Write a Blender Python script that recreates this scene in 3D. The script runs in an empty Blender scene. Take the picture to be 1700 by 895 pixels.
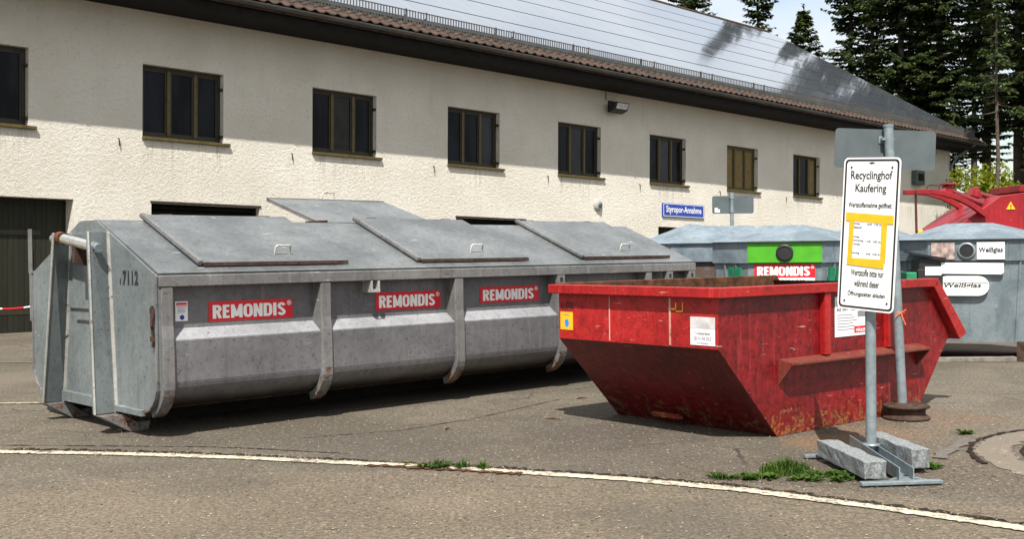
import bpy, bmesh, math, random
from mathutils import Vector, Matrix
random.seed(7)
D = bpy.data
scene = bpy.context.scene
col = scene.collection
R = math.radians

# ------------------------------------------------------------------ helpers
class MB:
    """collects shapes, builds one mesh object"""
    def __init__(self): self.v = []; self.f = []; self.m = []; self.s = []
    def add(self, vs, fs, mi=0, sm=False):
        n = len(self.v); self.v += [tuple(p) for p in vs]
        for f in fs: self.f.append([n+i for i in f]); self.m.append(mi); self.s.append(sm)
    def box(self, x0, x1, y0, y1, z0, z1, mi=0):
        vs = [(x0,y0,z0),(x1,y0,z0),(x1,y1,z0),(x0,y1,z0),(x0,y0,z1),(x1,y0,z1),(x1,y1,z1),(x0,y1,z1)]
        self.hexa(vs, mi)
    def hexa(self, vs, mi=0):
        self.add(vs, [(0,3,2,1),(4,5,6,7),(0,1,5,4),(1,2,6,5),(2,3,7,6),(3,0,4,7)], mi)
    def prism(self, poly, axis, a, b, mi=0):
        """poly in the other two axes (cyclic order kept as given: x->(y,z), y->(x,z), z->(x,y))"""
        def P(p, t):
            return {'x': (t, p[0], p[1]), 'y': (p[0], t, p[1]), 'z': (p[0], p[1], t)}[axis]
        n = len(poly)
        vs = [P(p, a) for p in poly]+[P(p, b) for p in poly]
        fs = [list(range(n))[::-1], list(range(n, 2*n))]+[(i, (i+1) % n, n+(i+1) % n, n+i) for i in range(n)]
        self.add(vs, fs, mi)
    def slab(self, quad, t, mi=0):
        q = [Vector(p) for p in quad]; nn = (q[1]-q[0]).cross(q[-1]-q[0]).normalized()*t
        n = len(q)
        self.add(q+[p+nn for p in q], [list(range(n))[::-1], list(range(n, 2*n))]+[(i, (i+1) % n, n+(i+1) % n, n+i) for i in range(n)], mi)
    def bar(self, p0, p1, w, h, up=(0,0,1), mi=0):
        p0 = Vector(p0); p1 = Vector(p1); d = (p1-p0).normalized(); up = Vector(up)
        s = d.cross(up)
        if s.length < 1e-4: s = d.cross(Vector((1,0,0)))
        s.normalize(); u = s.cross(d).normalized()
        vs = []
        for p in (p0, p1):
            for a, b in ((-1,-1),(1,-1),(1,1),(-1,1)): vs.append(p+s*a*w/2+u*b*h/2)
        self.add(vs, [(0,1,2,3),(7,6,5,4),(0,4,5,1),(1,5,6,2),(2,6,7,3),(3,7,4,0)], mi)
    def tube(self, pts, r, n=10, mi=0, cap=True):
        pts = [Vector(p) for p in pts]; rs = r if isinstance(r, (list, tuple)) else [r]*len(pts)
        ref = Vector((0,0,1))
        if abs((pts[-1]-pts[0]).normalized().dot(ref)) > .9: ref = Vector((1,0,0))
        vs = []
        for i, p in enumerate(pts):
            d = (pts[min(i+1, len(pts)-1)]-pts[max(i-1, 0)]).normalized()
            a = d.cross(ref).normalized(); b = a.cross(d)
            for k in range(n):
                t = 2*math.pi*k/n; vs.append(p+(a*math.cos(t)+b*math.sin(t))*rs[i])
        fs = []
        for i in range(len(pts)-1):
            for k in range(n): fs.append((i*n+k, i*n+(k+1) % n, (i+1)*n+(k+1) % n, (i+1)*n+k))
        self.add(vs, fs, mi, True)
        if cap:
            m = len(pts)-1
            self.add(vs[:n], [list(range(n))], mi); self.add(vs[m*n:], [list(range(n))[::-1]], mi)
    def lathe(self, prof, c=(0,0,0), n=32, mi=0, axis='z'):
        vs = []
        for r_, z in prof:
            for k in range(n):
                t = 2*math.pi*k/n; a, b = r_*math.cos(t), r_*math.sin(t)
                vs.append((c[0]+a, c[1]+b, c[2]+z) if axis == 'z' else (c[0]+a, c[1]+z, c[2]+b))
        fs = []
        for i in range(len(prof)-1):
            for k in range(n): fs.append((i*n+k, i*n+(k+1) % n, (i+1)*n+(k+1) % n, (i+1)*n+k))
        self.add(vs, fs, mi, True)
    def build(self, name, mats, parent=None, bevel=0, fix=True):
        me = D.meshes.new(name); me.from_pydata(self.v, [], self.f); 
        if not isinstance(mats, (list, tuple)): mats = [mats]
        for m in mats: me.materials.append(m)
        me.polygons.foreach_set('material_index', self.m)
        me.polygons.foreach_set('use_smooth', self.s)
        if fix:
            bm = bmesh.new(); bm.from_mesh(me); bmesh.ops.recalc_face_normals(bm, faces=bm.faces); bm.to_mesh(me); bm.free()
        me.update()
        o = D.objects.new(name, me); col.objects.link(o)
        if parent: o.parent = parent
        if bevel:
            b = o.modifiers.new('bevel', 'BEVEL'); b.width = bevel; b.segments = 2; b.limit_method = 'ANGLE'; b.angle_limit = R(40)
            b.harden_normals = False
        return o

def tag(o, label=None, cat=None, group=None, kind=None):
    if label: o['label'] = label
    if cat: o['category'] = cat
    if group: o['group'] = group
    if kind: o['kind'] = kind
    return o
def empty(name, loc, rz=0, label=None, cat=None, group=None):
    o = D.objects.new(name, None); col.objects.link(o); o.location = loc; o.rotation_euler = (0,0,rz); o.empty_display_size = .3
    return tag(o, label, cat, group)

def text(body, w, h, mat, parent, M, name='lettering', bold=0.0, align='CENTER', extr=.0008, spacing=1.0, lines=1.0, shear=0):
    """text as a thin mesh: fitted to w x h, in the local XY plane, centred, then moved by matrix M"""
    c = D.curves.new(name, 'FONT'); c.body = body; c.size = 1; c.align_x = align; c.offset = bold; c.space_character = spacing
    c.space_line = lines; c.extrude = .002; c.resolution_u = 3; c.shear = shear
    t = D.objects.new(name+'_curve', c); col.objects.link(t)
    bpy.context.view_layer.update()
    dg = bpy.context.evaluated_depsgraph_get()
    me = D.meshes.new_from_object(t.evaluated_get(dg)); D.objects.remove(t)
    xs = [v.co.x for v in me.vertices]; ys = [v.co.y for v in me.vertices]
    x0, x1, y0, y1 = min(xs), max(xs), min(ys), max(ys)
    for v in me.vertices:
        v.co = ((v.co.x-(x0+x1)/2)*w/(x1-x0), (v.co.y-(y0+y1)/2)*h/(y1-y0), v.co.z/.002*extr)
    me.transform(M); me.materials.clear(); me.materials.append(mat)
    o = D.objects.new(name, me); col.objects.link(o); o.parent = parent
    return o
def face_y(x, y, z):      # local frame: text lies in xz, reading along +x, facing -y
    return Matrix.Translation((x, y, z)) @ Matrix.Rotation(R(90), 4, 'X')
def face_mx(x, y, z):     # faces -x, reads along -y
    return Matrix.Translation((x, y, z)) @ Matrix.Rotation(R(-90), 4, 'Z') @ Matrix.Rotation(R(90), 4, 'X')

# ------------------------------------------------------------------ materials
class NT:
    def __init__(self, name):
        self.mat = D.materials.new(name); self.mat.use_nodes = True; self.t = self.mat.node_tree
        self.b = self.t.nodes['Principled BSDF']; self.tc = self.t.nodes.new('ShaderNodeTexCoord'); self.g = self.t.nodes.new('ShaderNodeNewGeometry')
    def n(self, typ, **kw):
        x = self.t.nodes.new(typ)
        for k, v in kw.items(): setattr(x, k, v)
        return x
    def l(self, a, b): self.t.links.new(a, b)
    def obj(self): return self.tc.outputs['Object']
    def pos(self): return self.g.outputs['Position']
    def mapping(self, src, scale=(1,1,1), loc=(0,0,0), rot=(0,0,0)):
        m = self.n('ShaderNodeMapping'); m.inputs['Scale'].default_value = scale; m.inputs['Location'].default_value = loc; m.inputs['Rotation'].default_value = rot
        self.l(src, m.inputs['Vector']); return m.outputs[0]
    def noise(self, src, scale=5, detail=4, rough=.55, dist=0):
        x = self.n('ShaderNodeTexNoise'); x.inputs['Scale'].default_value = scale; x.inputs['Detail'].default_value = detail
        x.inputs['Roughness'].default_value = rough; x.inputs['Distortion'].default_value = dist
        self.l(src, x.inputs['Vector']); return x.outputs['Fac']
    def voro(self, src, scale=5, feat='F1', out='Distance'):
        x = self.n('ShaderNodeTexVoronoi', feature=feat); x.inputs['Scale'].default_value = scale; self.l(src, x.inputs['Vector']); return x.outputs[out]
    def ramp(self, fac, a, b, lo=0., hi=1.):
        x = self.n('ShaderNodeMapRange'); x.interpolation_type = 'SMOOTHSTEP'
        for k, v in (('From Min', a), ('From Max', b), ('To Min', lo), ('To Max', hi)): x.inputs[k].default_value = v
        self.l(fac, x.inputs['Value']); return x.outputs[0]
    def math(self, op, a, b=0.):
        x = self.n('ShaderNodeMath', operation=op)
        for i, v in enumerate((a, b)):
            if hasattr(v, 'links'): self.l(v, x.inputs[i])
            else: x.inputs[i].default_value = v
        return x.outputs[0]
    def mix(self, fac, a, b, mode='MIX'):
        x = self.n('ShaderNodeMix', data_type='RGBA', blend_type=mode)
        for s, v in ((x.inputs[0], fac), (x.inputs[6], a), (x.inputs[7], b)):
            if hasattr(v, 'links'): self.l(v, s)
            elif isinstance(v, (tuple, list)): s.default_value = (*v, 1)
            else: s.default_value = v
        return x.outputs[2]
    def sep(self, src):
        x = self.n('ShaderNodeSeparateXYZ'); self.l(src, x.inputs[0]); return x.outputs
    def bump(self, h, strength=.3, dist=.01, prev=None):
        x = self.n('ShaderNodeBump'); x.inputs['Strength'].default_value = strength; x.inputs['Distance'].default_value = dist
        self.l(h, x.inputs['Height'])
        if prev: self.l(prev, x.inputs['Normal'])
        self.l(x.outputs[0], self.b.inputs['Normal']); return x.outputs[0]
    def out(self, c=None, rough=.5, metal=0., spec=.5):
        for k, v in (('Base Color', c), ('Roughness', rough), ('Metallic', metal), ('Specular IOR Level', spec)):
            if v is None: continue
            if hasattr(v, 'links'): self.l(v, self.b.inputs[k])
            elif isinstance(v, (tuple, list)): self.b.inputs[k].default_value = (*v, 1)
            else: self.b.inputs[k].default_value = v
        return self.mat

def plain(name, c, rough=.5, metal=0., var=.25, scale=8, spec=.5, bump=0.):
    t = NT(name); n = t.noise(t.obj(), scale, 5, .6)
    a = tuple(x*(1-var) for x in c); b = tuple(min(1, x*(1+var)) for x in c)
    cc = t.mix(t.ramp(n, .3, .7), a, b)
    if bump: t.bump(n, .4, bump)
    return t.out(cc, rough, metal, spec)

def worn(name, ca, cb, rust=.62, rough=.5, metal=0., streak=.35, zrust=None, scratch=(.4,.4,.42), sc_amt=.5, dents=0., shade_bottom=None, rustc=((.045,.018,.010),(.17,.065,.020)), mottle=.25, rscale=7.5):
    """painted sheet steel: blotches, rain streaks, chips, scratches, rust"""
    t = NT(name); P = t.obj(); z = t.sep(P)[2]
    n1 = t.noise(P, 1.3, 5, .6); c = t.mix(t.ramp(n1, .3, .7), ca, cb)
    mo = t.noise(P, 13, 8, .78, .3); c = t.mix(t.ramp(mo, .44, .62, 0, mottle), c, tuple(x*.35 for x in ca))
    mo2 = t.noise(t.mapping(P, (1,1,1), (5,2,7)), 21, 7, .8); c = t.mix(t.ramp(mo2, .58, .68, 0, min(1, mottle*1.1)), c, tuple(min(1, x*1.25+.09) for x in cb))
    st = t.noise(t.mapping(P, (9, 9, .7)), 1.6, 5, .65)
    c = t.mix(t.math('MULTIPLY', t.ramp(st, .48, .75), streak), c, tuple(x*.45 for x in ca))
    st2 = t.noise(t.mapping(P, (14, 14, 1.1), (3,1,2)), 1.4, 4, .6)
    c = t.mix(t.math('MULTIPLY', t.ramp(st2, .55, .8), streak*.7), c, tuple(min(1, x*1.6+.05) for x in cb))
    scr = t.noise(t.mapping(P, (2.5, 2.5, 26), (0,0,0), (.5,.3,.2)), 2.2, 3, .5)
    brk = t.noise(P, 3.1, 4, .6)
    sm = t.math('MULTIPLY', t.ramp(scr, .66, .70), t.ramp(brk, .5, .62))
    c = t.mix(t.math('MULTIPLY', sm, sc_amt), c, scratch)
    n3 = t.noise(P, rscale, 9, .78, .3)
    rn = n3
    if zrust is not None:       # more rust low down, where the sheet scrapes the ground
        zz = t.ramp(z, zrust[0], zrust[1], zrust[2], 0.)
        rn = t.math('ADD', n3, zz)
    rm = t.ramp(rn, rust, rust+.05)
    r2 = t.noise(P, 30, 5, .7)
    rc = t.mix(t.ramp(r2, .35, .65), rustc[0], rustc[1])
    c = t.mix(rm, c, rc)
    speck = t.noise(P, 34, 4, .7)
    c = t.mix(t.math('MULTIPLY', t.ramp(speck, .60, .65), .7), c, tuple(x*.3 for x in ca))
    if shade_bottom:
        db = t.math('MULTIPLY', t.ramp(t.math('ADD', z, t.math('MULTIPLY', t.noise(P, 5, 5, .6), .16)), shade_bottom[0], shade_bottom[1], 1., 0.), shade_bottom[2])
        c = t.mix(db, c, (.022, .018, .014))  # underside shade mixed into the paint colour towards the bottom
    rg = t.mix(rm, (rough,)*3, (.85,)*3)
    b1 = t.bump(t.math('SUBTRACT', t.math('MULTIPLY', r2, rm), t.math('MULTIPLY', rm, .6)), .5, .004)
    if dents: t.bump(t.noise(P, 2.1, 2, .5), .6, dents, b1)
    return t.out(c, rg, metal, .4)

M = {}
M['grey'] = worn('grey_paint', (.120,.117,.124), (.175,.170,.178), rust=.695, rough=.36, streak=.35, scratch=(.45,.45,.47), sc_amt=.35, dents=.014, shade_bottom=(.27,.50,.95), metal=.15)
M['grey_end'] = worn('blue_grey_paint', (.118,.136,.139), (.178,.200,.203), rust=.69, rough=.5, streak=.25, scratch=(.4,.42,.42), dents=.006)
M['grey_rib'] = worn('grey_rib_paint', (.115,.112,.112), (.185,.180,.175), rust=.60, rough=.5, streak=.5, scratch=(.5,.5,.5), zrust=(.15,.6,.10))
M['grey_lid'] = worn('grey_lid_paint', (.078,.086,.089), (.150,.159,.162), rust=.73, rough=.45, streak=.3, scratch=(.3,.33,.34), sc_amt=.8, dents=.010)
M['bare'] = worn('bare_bright_steel', (.42,.41,.38), (.55,.54,.5), rust=.60, rough=.45, metal=.3)
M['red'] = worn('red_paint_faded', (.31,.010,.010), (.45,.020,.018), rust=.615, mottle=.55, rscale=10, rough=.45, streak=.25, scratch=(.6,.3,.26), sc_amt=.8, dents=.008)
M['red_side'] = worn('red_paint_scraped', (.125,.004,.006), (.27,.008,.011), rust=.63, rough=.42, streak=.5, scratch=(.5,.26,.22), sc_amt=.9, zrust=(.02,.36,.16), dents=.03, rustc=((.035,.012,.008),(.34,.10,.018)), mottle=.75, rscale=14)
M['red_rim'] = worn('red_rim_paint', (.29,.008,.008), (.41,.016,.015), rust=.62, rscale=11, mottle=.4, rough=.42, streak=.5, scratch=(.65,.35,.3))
M['red_bright'] = worn('machine_red_paint', (.20,.006,.010), (.31,.010,.016), rust=.68, rough=.45, streak=.3, scratch=(.5,.3,.3))
M['rust'] = plain('rusty_brown_steel', (.085,.036,.018), .9, 0, .55, 9, .2, .004)
M['rust_dark'] = plain('dark_rusty_steel', (.05,.03,.022), .85, 0, .4, 14, .2, .003)
M['galv'] = plain('galvanised_steel', (.22,.26,.28), .42, .35, .18, 14)
M['galv_dark'] = plain('weathered_aluminium', (.085,.105,.11), .5, .2, .12, 5)
M['chrome'] = plain('worn_bright_metal', (.75,.74,.7), .3, .85, .15, 20)
M['black'] = plain('black_plastic', (.012,.012,.013), .5)
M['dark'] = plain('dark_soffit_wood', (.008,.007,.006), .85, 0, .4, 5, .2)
M['white'] = plain('white_sign_face', (.80,.80,.78), .4, 0, .03, 4)
M['paper'] = plain('white_paper', (.78,.78,.80), .7, 0, .02, 6)
M['signred'] = plain('red_vinyl', (.60,.010,.020), .4, 0, .06, 5)
M['ink'] = plain('black_ink', (.015,.015,.018), .5)
M['greyink'] = plain('grey_ink', (.22,.22,.23), .6)
M['redink'] = plain('red_ink', (.55,.03,.05), .6)
M['fadedink'] = plain('faded_black_ink', (.045,.005,.005), .6)
M['yellow'] = plain('yellow_tape', (.78,.42,.010), .5, 0, .08, 10)
M['sky_blue'] = plain('blue_ink', (.02,.22,.55), .5)
M['blue'] = plain('blue_enamel', (.012,.045,.30), .4)
M['green'] = plain('green_paint', (.055,.30,.008), .45, 0, .12, 6)
M['dgreen'] = plain('dark_green_paint', (.006,.17,.075), .5, 0, .2, 6)
M['orange'] = plain('orange_twine', (.65,.13,.03), .7)
M['wood'] = plain('olive_window_timber', (.018,.014,.004), .6, 0, .3, 9)
M['wood2'] = plain('amber_window_timber', (.068,.050,.008), .6, 0, .3, 9)
M['gutter'] = plain('weathered_gutter', (.075,.07,.066), .55, .2, .25, 2)
M['conc'] = plain('pale_concrete', (.34,.33,.31), .9, 0, .15, 20, .3, .003)

def m_igloo(name, a, b, rust=.68):
    t = NT(name); P = t.obj()
    c = t.mix(t.ramp(t.noise(P, 2.2, 6, .65, .6), .35, .65), a, b)
    c = t.mix(t.ramp(t.noise(t.mapping(P, (7,7,1.2)), 2, 5, .65), .5, .8, 0, .6), c, tuple(x*.5 for x in a))
    c = t.mix(t.ramp(t.noise(P, 12, 6, .7), .6, .72, 0, .6), c, tuple(min(1, x*1.5) for x in b))
    c = t.mix(t.ramp(t.noise(P, 6, 8, .75), rust, rust+.05), c, (.14,.07,.035))
    t.bump(t.noise(P, 4, 5, .6), .6, .02)
    return t.out(c, .5, .15, .5)
M['igloo'] = m_igloo('dented_galvanised_sheet', (.125,.158,.175), (.20,.24,.262))
M['igloo_roof'] = m_igloo('weathered_zinc_roof', (.12,.155,.185), (.215,.26,.295), .64)
M['igloo_dark'] = m_igloo('dull_zinc_sheet', (.115,.145,.16), (.16,.20,.22))
M['igloo_brown'] = m_igloo('brown_stained_ribbed_sheet', (.09,.065,.055), (.17,.14,.13), .58)

def m_stucco():
    t = NT('rough_cream_stucco'); P = t.obj()
    v = t.noise(P, 13, 7, .78)
    v2 = t.noise(P, 32, 4, .7)
    h = t.math('ADD', t.math('MULTIPLY', v, 1.), t.math('MULTIPLY', v2, .5))
    n1 = t.noise(P, .5, 5, .6)
    c = t.mix(t.ramp(n1, .3, .7), (.71,.665,.58), (.81,.77,.685))
    c = t.mix(t.ramp(t.noise(t.mapping(P, (2.2,2.2,.35)), 1.2, 6, .7), .52, .8, 0, .22), c, (.42,.36,.28))
    pit = t.ramp(t.noise(P, 11, 7, .8), .55, .66)
    c = t.mix(t.math('MULTIPLY', pit, .5), c, (.42,.37,.29))
    zs = t.sep(P)[2]
    low = t.math('MULTIPLY', t.ramp(t.math('ADD', zs, t.math('MULTIPLY', t.noise(P, 1.5, 5, .6), 1.2)), .6, 1.4, 1., 0.), .5)
    c = t.mix(low, c, (.33,.28,.22))
    fx = t.math('FRACT', t.math('DIVIDE', t.math('SUBTRACT', t.sep(P)[0], 2.54-4.166*6), 4.166))
    under = t.math('MULTIPLY', t.ramp(fx, .44, .50, 1., 0.), t.math('MULTIPLY', t.ramp(zs, 3.0, 3.9), t.ramp(zs, 3.93, 3.95, 1., 0.)))
    sn = t.ramp(t.noise(t.mapping(P, (9,1,.5)), 1.3, 5, .7), .48, .66)
    c = t.mix(t.math('MULTIPLY', t.math('MULTIPLY', under, sn), .45), c, (.30,.25,.18))
    spot = t.ramp(t.noise(P, 5, 8, .8), .66, .72); c = t.mix(t.math('MULTIPLY', spot, .5), c, (.33,.28,.21))
    t.bump(h, 1., .075)
    return t.out(c, .95, 0, .15)
M['stucco'] = m_stucco()

def m_asphalt():
    t = NT('old_worn_asphalt'); P = t.pos()
    big = t.noise(P, .35, 5, .6); mid = t.noise(P, 1.6, 7, .72, .8); fine = t.noise(P, 42, 4, .75); grit = t.voro(P, 75)
    c = t.mix(t.ramp(big, .40, .60), (.092,.080,.060), (.165,.141,.106))
    c = t.mix(t.ramp(mid, .40, .68, 0, .6), c, (.070,.061,.046))
    # forecourt in front of the painted line is browner and paler
    xyz = t.sep(P)
    # line: y ~ 7.35 - .45*x (rough), separates the two lays of asphalt
    fr = t.math('ADD', t.math('ADD', xyz[1], t.math('MULTIPLY', t.math('MULTIPLY', xyz[0], xyz[0]), .085)), t.math('MULTIPLY', xyz[0], .17))
    near = t.ramp(fr, 7.28, 7.36, 1., 0.)
    c = t.mix(t.math('MULTIPLY', near, .5), c, (.205,.158,.105))
    wave = t.noise(t.mapping(P, (.5,2.2,1)), .8, 5, .6)
    c = t.mix(t.ramp(wave, .52, .75, 0, .6), c, (.085,.073,.056))
    # rusty run-off beside the red skip
    def blob(cx, cy, r, colr, amt, c, nz=3.):
        d = t.n('ShaderNodeVectorMath', operation='DISTANCE'); t.l(P, d.inputs[0]); d.inputs[1].default_value = (cx, cy, 0)
        dd = t.math('ADD', d.outputs['Value'], t.math('MULTIPLY', t.math('SUBTRACT', t.noise(P, nz, 6, .65), .5), r*1.8))
        return t.mix(t.math('MULTIPLY', t.ramp(dd, r*.3, r, 1., 0.), amt), c, colr)
    c = blob(2.9, 8.75, .6, (.23,.12,.065), .5, c)
    c = blob(2.35, 8.35, .45, (.27,.13,.055), .5, c)
    c = blob(3.75, 9.4, .6, (.24,.13,.075), .4, c)
    c = blob(3.3, 7.0, 1.1, (.10,.070,.052), .6, c)
    c = blob(1.8, 7.3, .8, (.075,.055,.04), .6, c)
    c = blob(.6, 8.8, 1.1, (.055,.045,.038), .65, c)
    c = blob(.9, 7.9, 1.0, (.062,.052,.045), .55, c)
    c = blob(-1.2, 8.4, 1.2, (.065,.056,.048), .45, c)
    c = blob(-2.9, 8.6, .8, (.07,.058,.046), .5, c)
    grit2 = t.noise(P, 17, 7, .85); c = t.mix(t.ramp(grit2, .47, .60, 0, .62), c, (.060,.050,.037)); grit3 = t.noise(t.mapping(P, (1,1,1), (4,9,1)), 24, 7, .85); c = t.mix(t.ramp(grit3, .52, .64, 0, .7), c, (.33,.275,.20))
    c = blob(-1.9, 7.0, .55, (.07,.06,.048), .5, c, 2.); c = blob(.9, 5.9, .7, (.085,.073,.058), .5, c, 2.); c = blob(-.4, 6.4, .5, (.23,.18,.13), .4, c, 2.); c = blob(-2.2, 6.3, .9, (.22,.175,.125), .35, c, 2.); c = blob(3.9, 10.6, 1.1, (.20,.17,.13), .45, c, 2.); c = blob(-6.2, 13.2, 1.8, (.19,.155,.12), .45, c, 1.)
    crk = t.voro(t.mapping(P, (.55,.9,1)), 1.1, 'DISTANCE_TO_EDGE'); cw = t.math('ADD', crk, t.math('MULTIPLY', t.math('SUBTRACT', t.noise(P, 7, 6, .7), .5), .05))
    c = t.mix(t.math('MULTIPLY', t.ramp(cw, .002, .008, 1., 0.), t.ramp(t.noise(P, .7, 3, .5), .52, .6)), c, (.030,.025,.02))
    # stones
    st = t.ramp(grit, .0, .35, 1., 0.)
    pick = t.voro(P, 75, 'F1', 'Color'); pk = t.sep(pick)[0]
    c = t.mix(t.math('MULTIPLY', t.math('MULTIPLY', st, t.ramp(pk, .72, .95)), .75), c, (.50,.43,.33))
    c = t.mix(t.math('MULTIPLY', t.ramp(pk, .0, .25, 1., 0.), .5), c, (.06,.05,.042))
    big_st = t.voro(P, 22); pk2 = t.sep(t.voro(P, 22, 'F1', 'Color'))[1]
    c = t.mix(t.math('MULTIPLY', t.ramp(big_st, .10, .2, 1., 0.), t.ramp(pk2, .90, .93)), c, (.5,.44,.35))
    c = t.mix(t.ramp(fine, .40, .58, .7, 0.), c, (.05,.042,.034))
    b = t.bump(fine, .55, .006)
    t.bump(t.math('MULTIPLY', st, .8), .5, .004, b)
    return t.out(c, .92, 0, .25)
M['asphalt'] = m_asphalt()

def m_line(name, c0, wear):
    t = NT(name); P = t.pos()
    c = t.mix(t.ramp(t.noise(P, 6, 5, .6), .3, .7), tuple(x*.8 for x in c0), c0)
    w = t.ramp(t.math('ADD', t.noise(P, 22, 6, .75), t.math('MULTIPLY', t.noise(P, 2.5, 3, .5), .5)), wear, wear+.06)
    c = t.mix(w, c, (.15,.125,.098))
    t.bump(t.noise(P, 40, 4, .7), .5, .006)
    return t.out(c, .85, 0, .3)
M['line'] = m_line('worn_white_road_paint', (.50,.445,.335), .775)
M['line_worn'] = m_line('badly_worn_road_paint', (.27,.23,.165), .62)
M['crack'] = plain('crack_filler_soil', (.022,.016,.012), .95, 0, .5, 15, .1, .006)
M['patch'] = plain('dark_asphalt_patch', (.115,.10,.088), .93, 0, .3, 45, .2, .004)
M['soil'] = plain('reddish_soil_in_seam', (.075,.034,.020), .95, 0, .5, 30, .1, .008)

def m_glass():
    t = NT('dark_window_glass'); P = t.obj()
    c = t.mix(t.ramp(t.noise(t.mapping(P, (1.6,1,.4)), 1.5, 3, .5), .4, .6), (.003,.004,.005), (.010,.012,.017))
    return t.out(c, .25, 0, .10)
M['glass'] = m_glass()

M['glass2'] = plain('window_glass_with_net_curtain', (.020,.022,.028), .25, 0, .35, 1.5, .2)
M['glass3'] = plain('window_glass_brownish', (.014,.012,.008), .25, 0, .5, 2.5, .2)
def m_panel():
    t = NT('solar_module_glass'); P = t.obj(); s = t.sep(P)
    # local: x along the eave, y up the slope (metres)
    def lines(v, period, w):
        f = t.math('FRACT', t.math('DIVIDE', v, period)); d = t.math('ABSOLUTE', t.math('SUBTRACT', f, .5))
        return t.ramp(d, .5-w/period, .5-w/period*.6)
    cells = t.math('MAXIMUM', lines(s[0], .157, .004), lines(s[1], .157, .004))
    frame = lines(s[0], 1.0, .014)
    c = t.mix(t.math('MULTIPLY', cells, .35), (.34,.385,.46), (.44,.48,.54))
    c = t.mix(t.math('MULTIPLY', frame, .6), c, (.72,.74,.77))
    du = t.noise(P, .8, 5, .6)
    c = t.mix(t.ramp(du, .4, .7, .04, .14), c, (.5,.5,.5))
    t.b.inputs['IOR'].default_value = 1.6
    t.l(t.ramp(t.noise(P, .6, 3, .5), .3, .7, .05, .11), t.b.inputs['Roughness'])
    return t.out(c, None, .82, .5)
M['panel'] = m_panel()

def m_tile():
    t = NT('lichened_clay_tiles'); P = t.obj()
    c = t.mix(t.ramp(t.noise(t.mapping(P, (3.3,1.2,1)), 1.7, 5, .7), .35, .65), (.030,.025,.021), (.085,.048,.034))
    c = t.mix(t.ramp(t.noise(P, 5, 6, .7), .48, .62, 0, .8), c, (.055,.050,.043))
    t.bump(t.noise(P, 25, 4, .6), .4, .006)
    return t.out(c, .9, 0, .2)
M['tile'] = m_tile()

def m_planks(name, a, b, period):
    t = NT(name); P = t.obj(); s = t.sep(P)
    f = t.math('FRACT', t.math('DIVIDE', s[0], period)); d = t.math('ABSOLUTE', t.math('SUBTRACT', f, .5))
    g = t.ramp(d, .42, .49)
    idx = t.math('FLOOR', t.math('DIVIDE', s[0], period))
    cx = t.n('ShaderNodeCombineXYZ'); t.l(idx, cx.inputs[0]); wn = t.n('ShaderNodeTexWhiteNoise', noise_dimensions='3D'); t.l(cx.outputs[0], wn.inputs['Vector'])
    c = t.mix(wn.outputs['Value'], a, b)
    c = t.mix(t.ramp(t.noise(t.mapping(P, (9,9,.8)), 2, 5, .6), .4, .75, 0, .5), c, tuple(x*.5 for x in a))
    c = t.mix(g, c, (.003,.003,.002))
    t.bump(t.math('SUBTRACT', 1., g), .6, .012)
    return t.out(c, .7, 0, .3)
M['door'] = m_planks('olive_plank_door', (.010,.011,.006), (.019,.019,.009), .105)

def m_leaf(name, a, b, trans=.25):
    t = NT(name); 
    c = t.mix(t.ramp(t.noise(t.pos(), 1.4, 3, .6), .35, .65), a, b)
    t.b.inputs['Subsurface Weight'].default_value = 0
    tr = t.n('ShaderNodeBsdfTranslucent'); t.l(c, tr.inputs['Color']); mx = t.n('ShaderNodeMixShader'); mx.inputs[0].default_value = trans
    out = t.t.nodes['Material Output']; t.l(t.b.outputs[0], mx.inputs[1]); t.l(tr.outputs[0], mx.inputs[2]); t.l(mx.outputs[0], out.inputs[0])
    return t.out(c, .7, 0, .25)
M['needle_dark'] = m_leaf('spruce_needles_dark', (.012,.022,.005), (.026,.041,.010), .18)
M['needle'] = m_leaf('spruce_needles', (.030,.048,.009), (.058,.080,.015), .22)
M['leaf'] = m_leaf('fresh_green_leaves', (.15,.19,.012), (.25,.28,.022), .45)
M['leaf_dark'] = m_leaf('shrub_leaves', (.02,.04,.010), (.045,.075,.018), .25)
M['grass'] = m_leaf('grass_blades', (.030,.065,.008), (.075,.135,.018), .35)
M['bark'] = plain('spruce_bark', (.085,.068,.055), .95, 0, .35, 6, .1, .02)

# ------------------------------------------------------------------ camera (ground plane is z=0, lens and attitude solved from the photograph)
H = 1.45; F = 1850.
nrm = Vector((-.0108, 1, -.0154)).normalized()        # ground normal in (right, up, forward) camera axes
fwd = Vector((0,0,1)); yv = (fwd-nrm*fwd.dot(nrm)).normalized()
xv = Vector((yv.y*nrm.z-yv.z*nrm.y, yv.z*nrm.x-yv.x*nrm.z, yv.x*nrm.y-yv.y*nrm.x))
if xv.x < 0: xv = -xv
right = Vector((xv.x, yv.x, nrm.x)); up = Vector((xv.y, yv.y, nrm.y)); fw = Vector((xv.z, yv.z, nrm.z))
cam = D.cameras.new('camera'); cam.sensor_width = 36; cam.lens = F/1700*36; cam.clip_end = 2000; cam.clip_start = .05
co = D.objects.new('camera', cam); col.objects.link(co)
Mc = Matrix.Identity(4)
for i in range(3): Mc[i][0] = right[i]; Mc[i][1] = up[i]; Mc[i][2] = -fw[i]
Mc[2][3] = H; co.matrix_world = Mc; scene.camera = co

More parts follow.
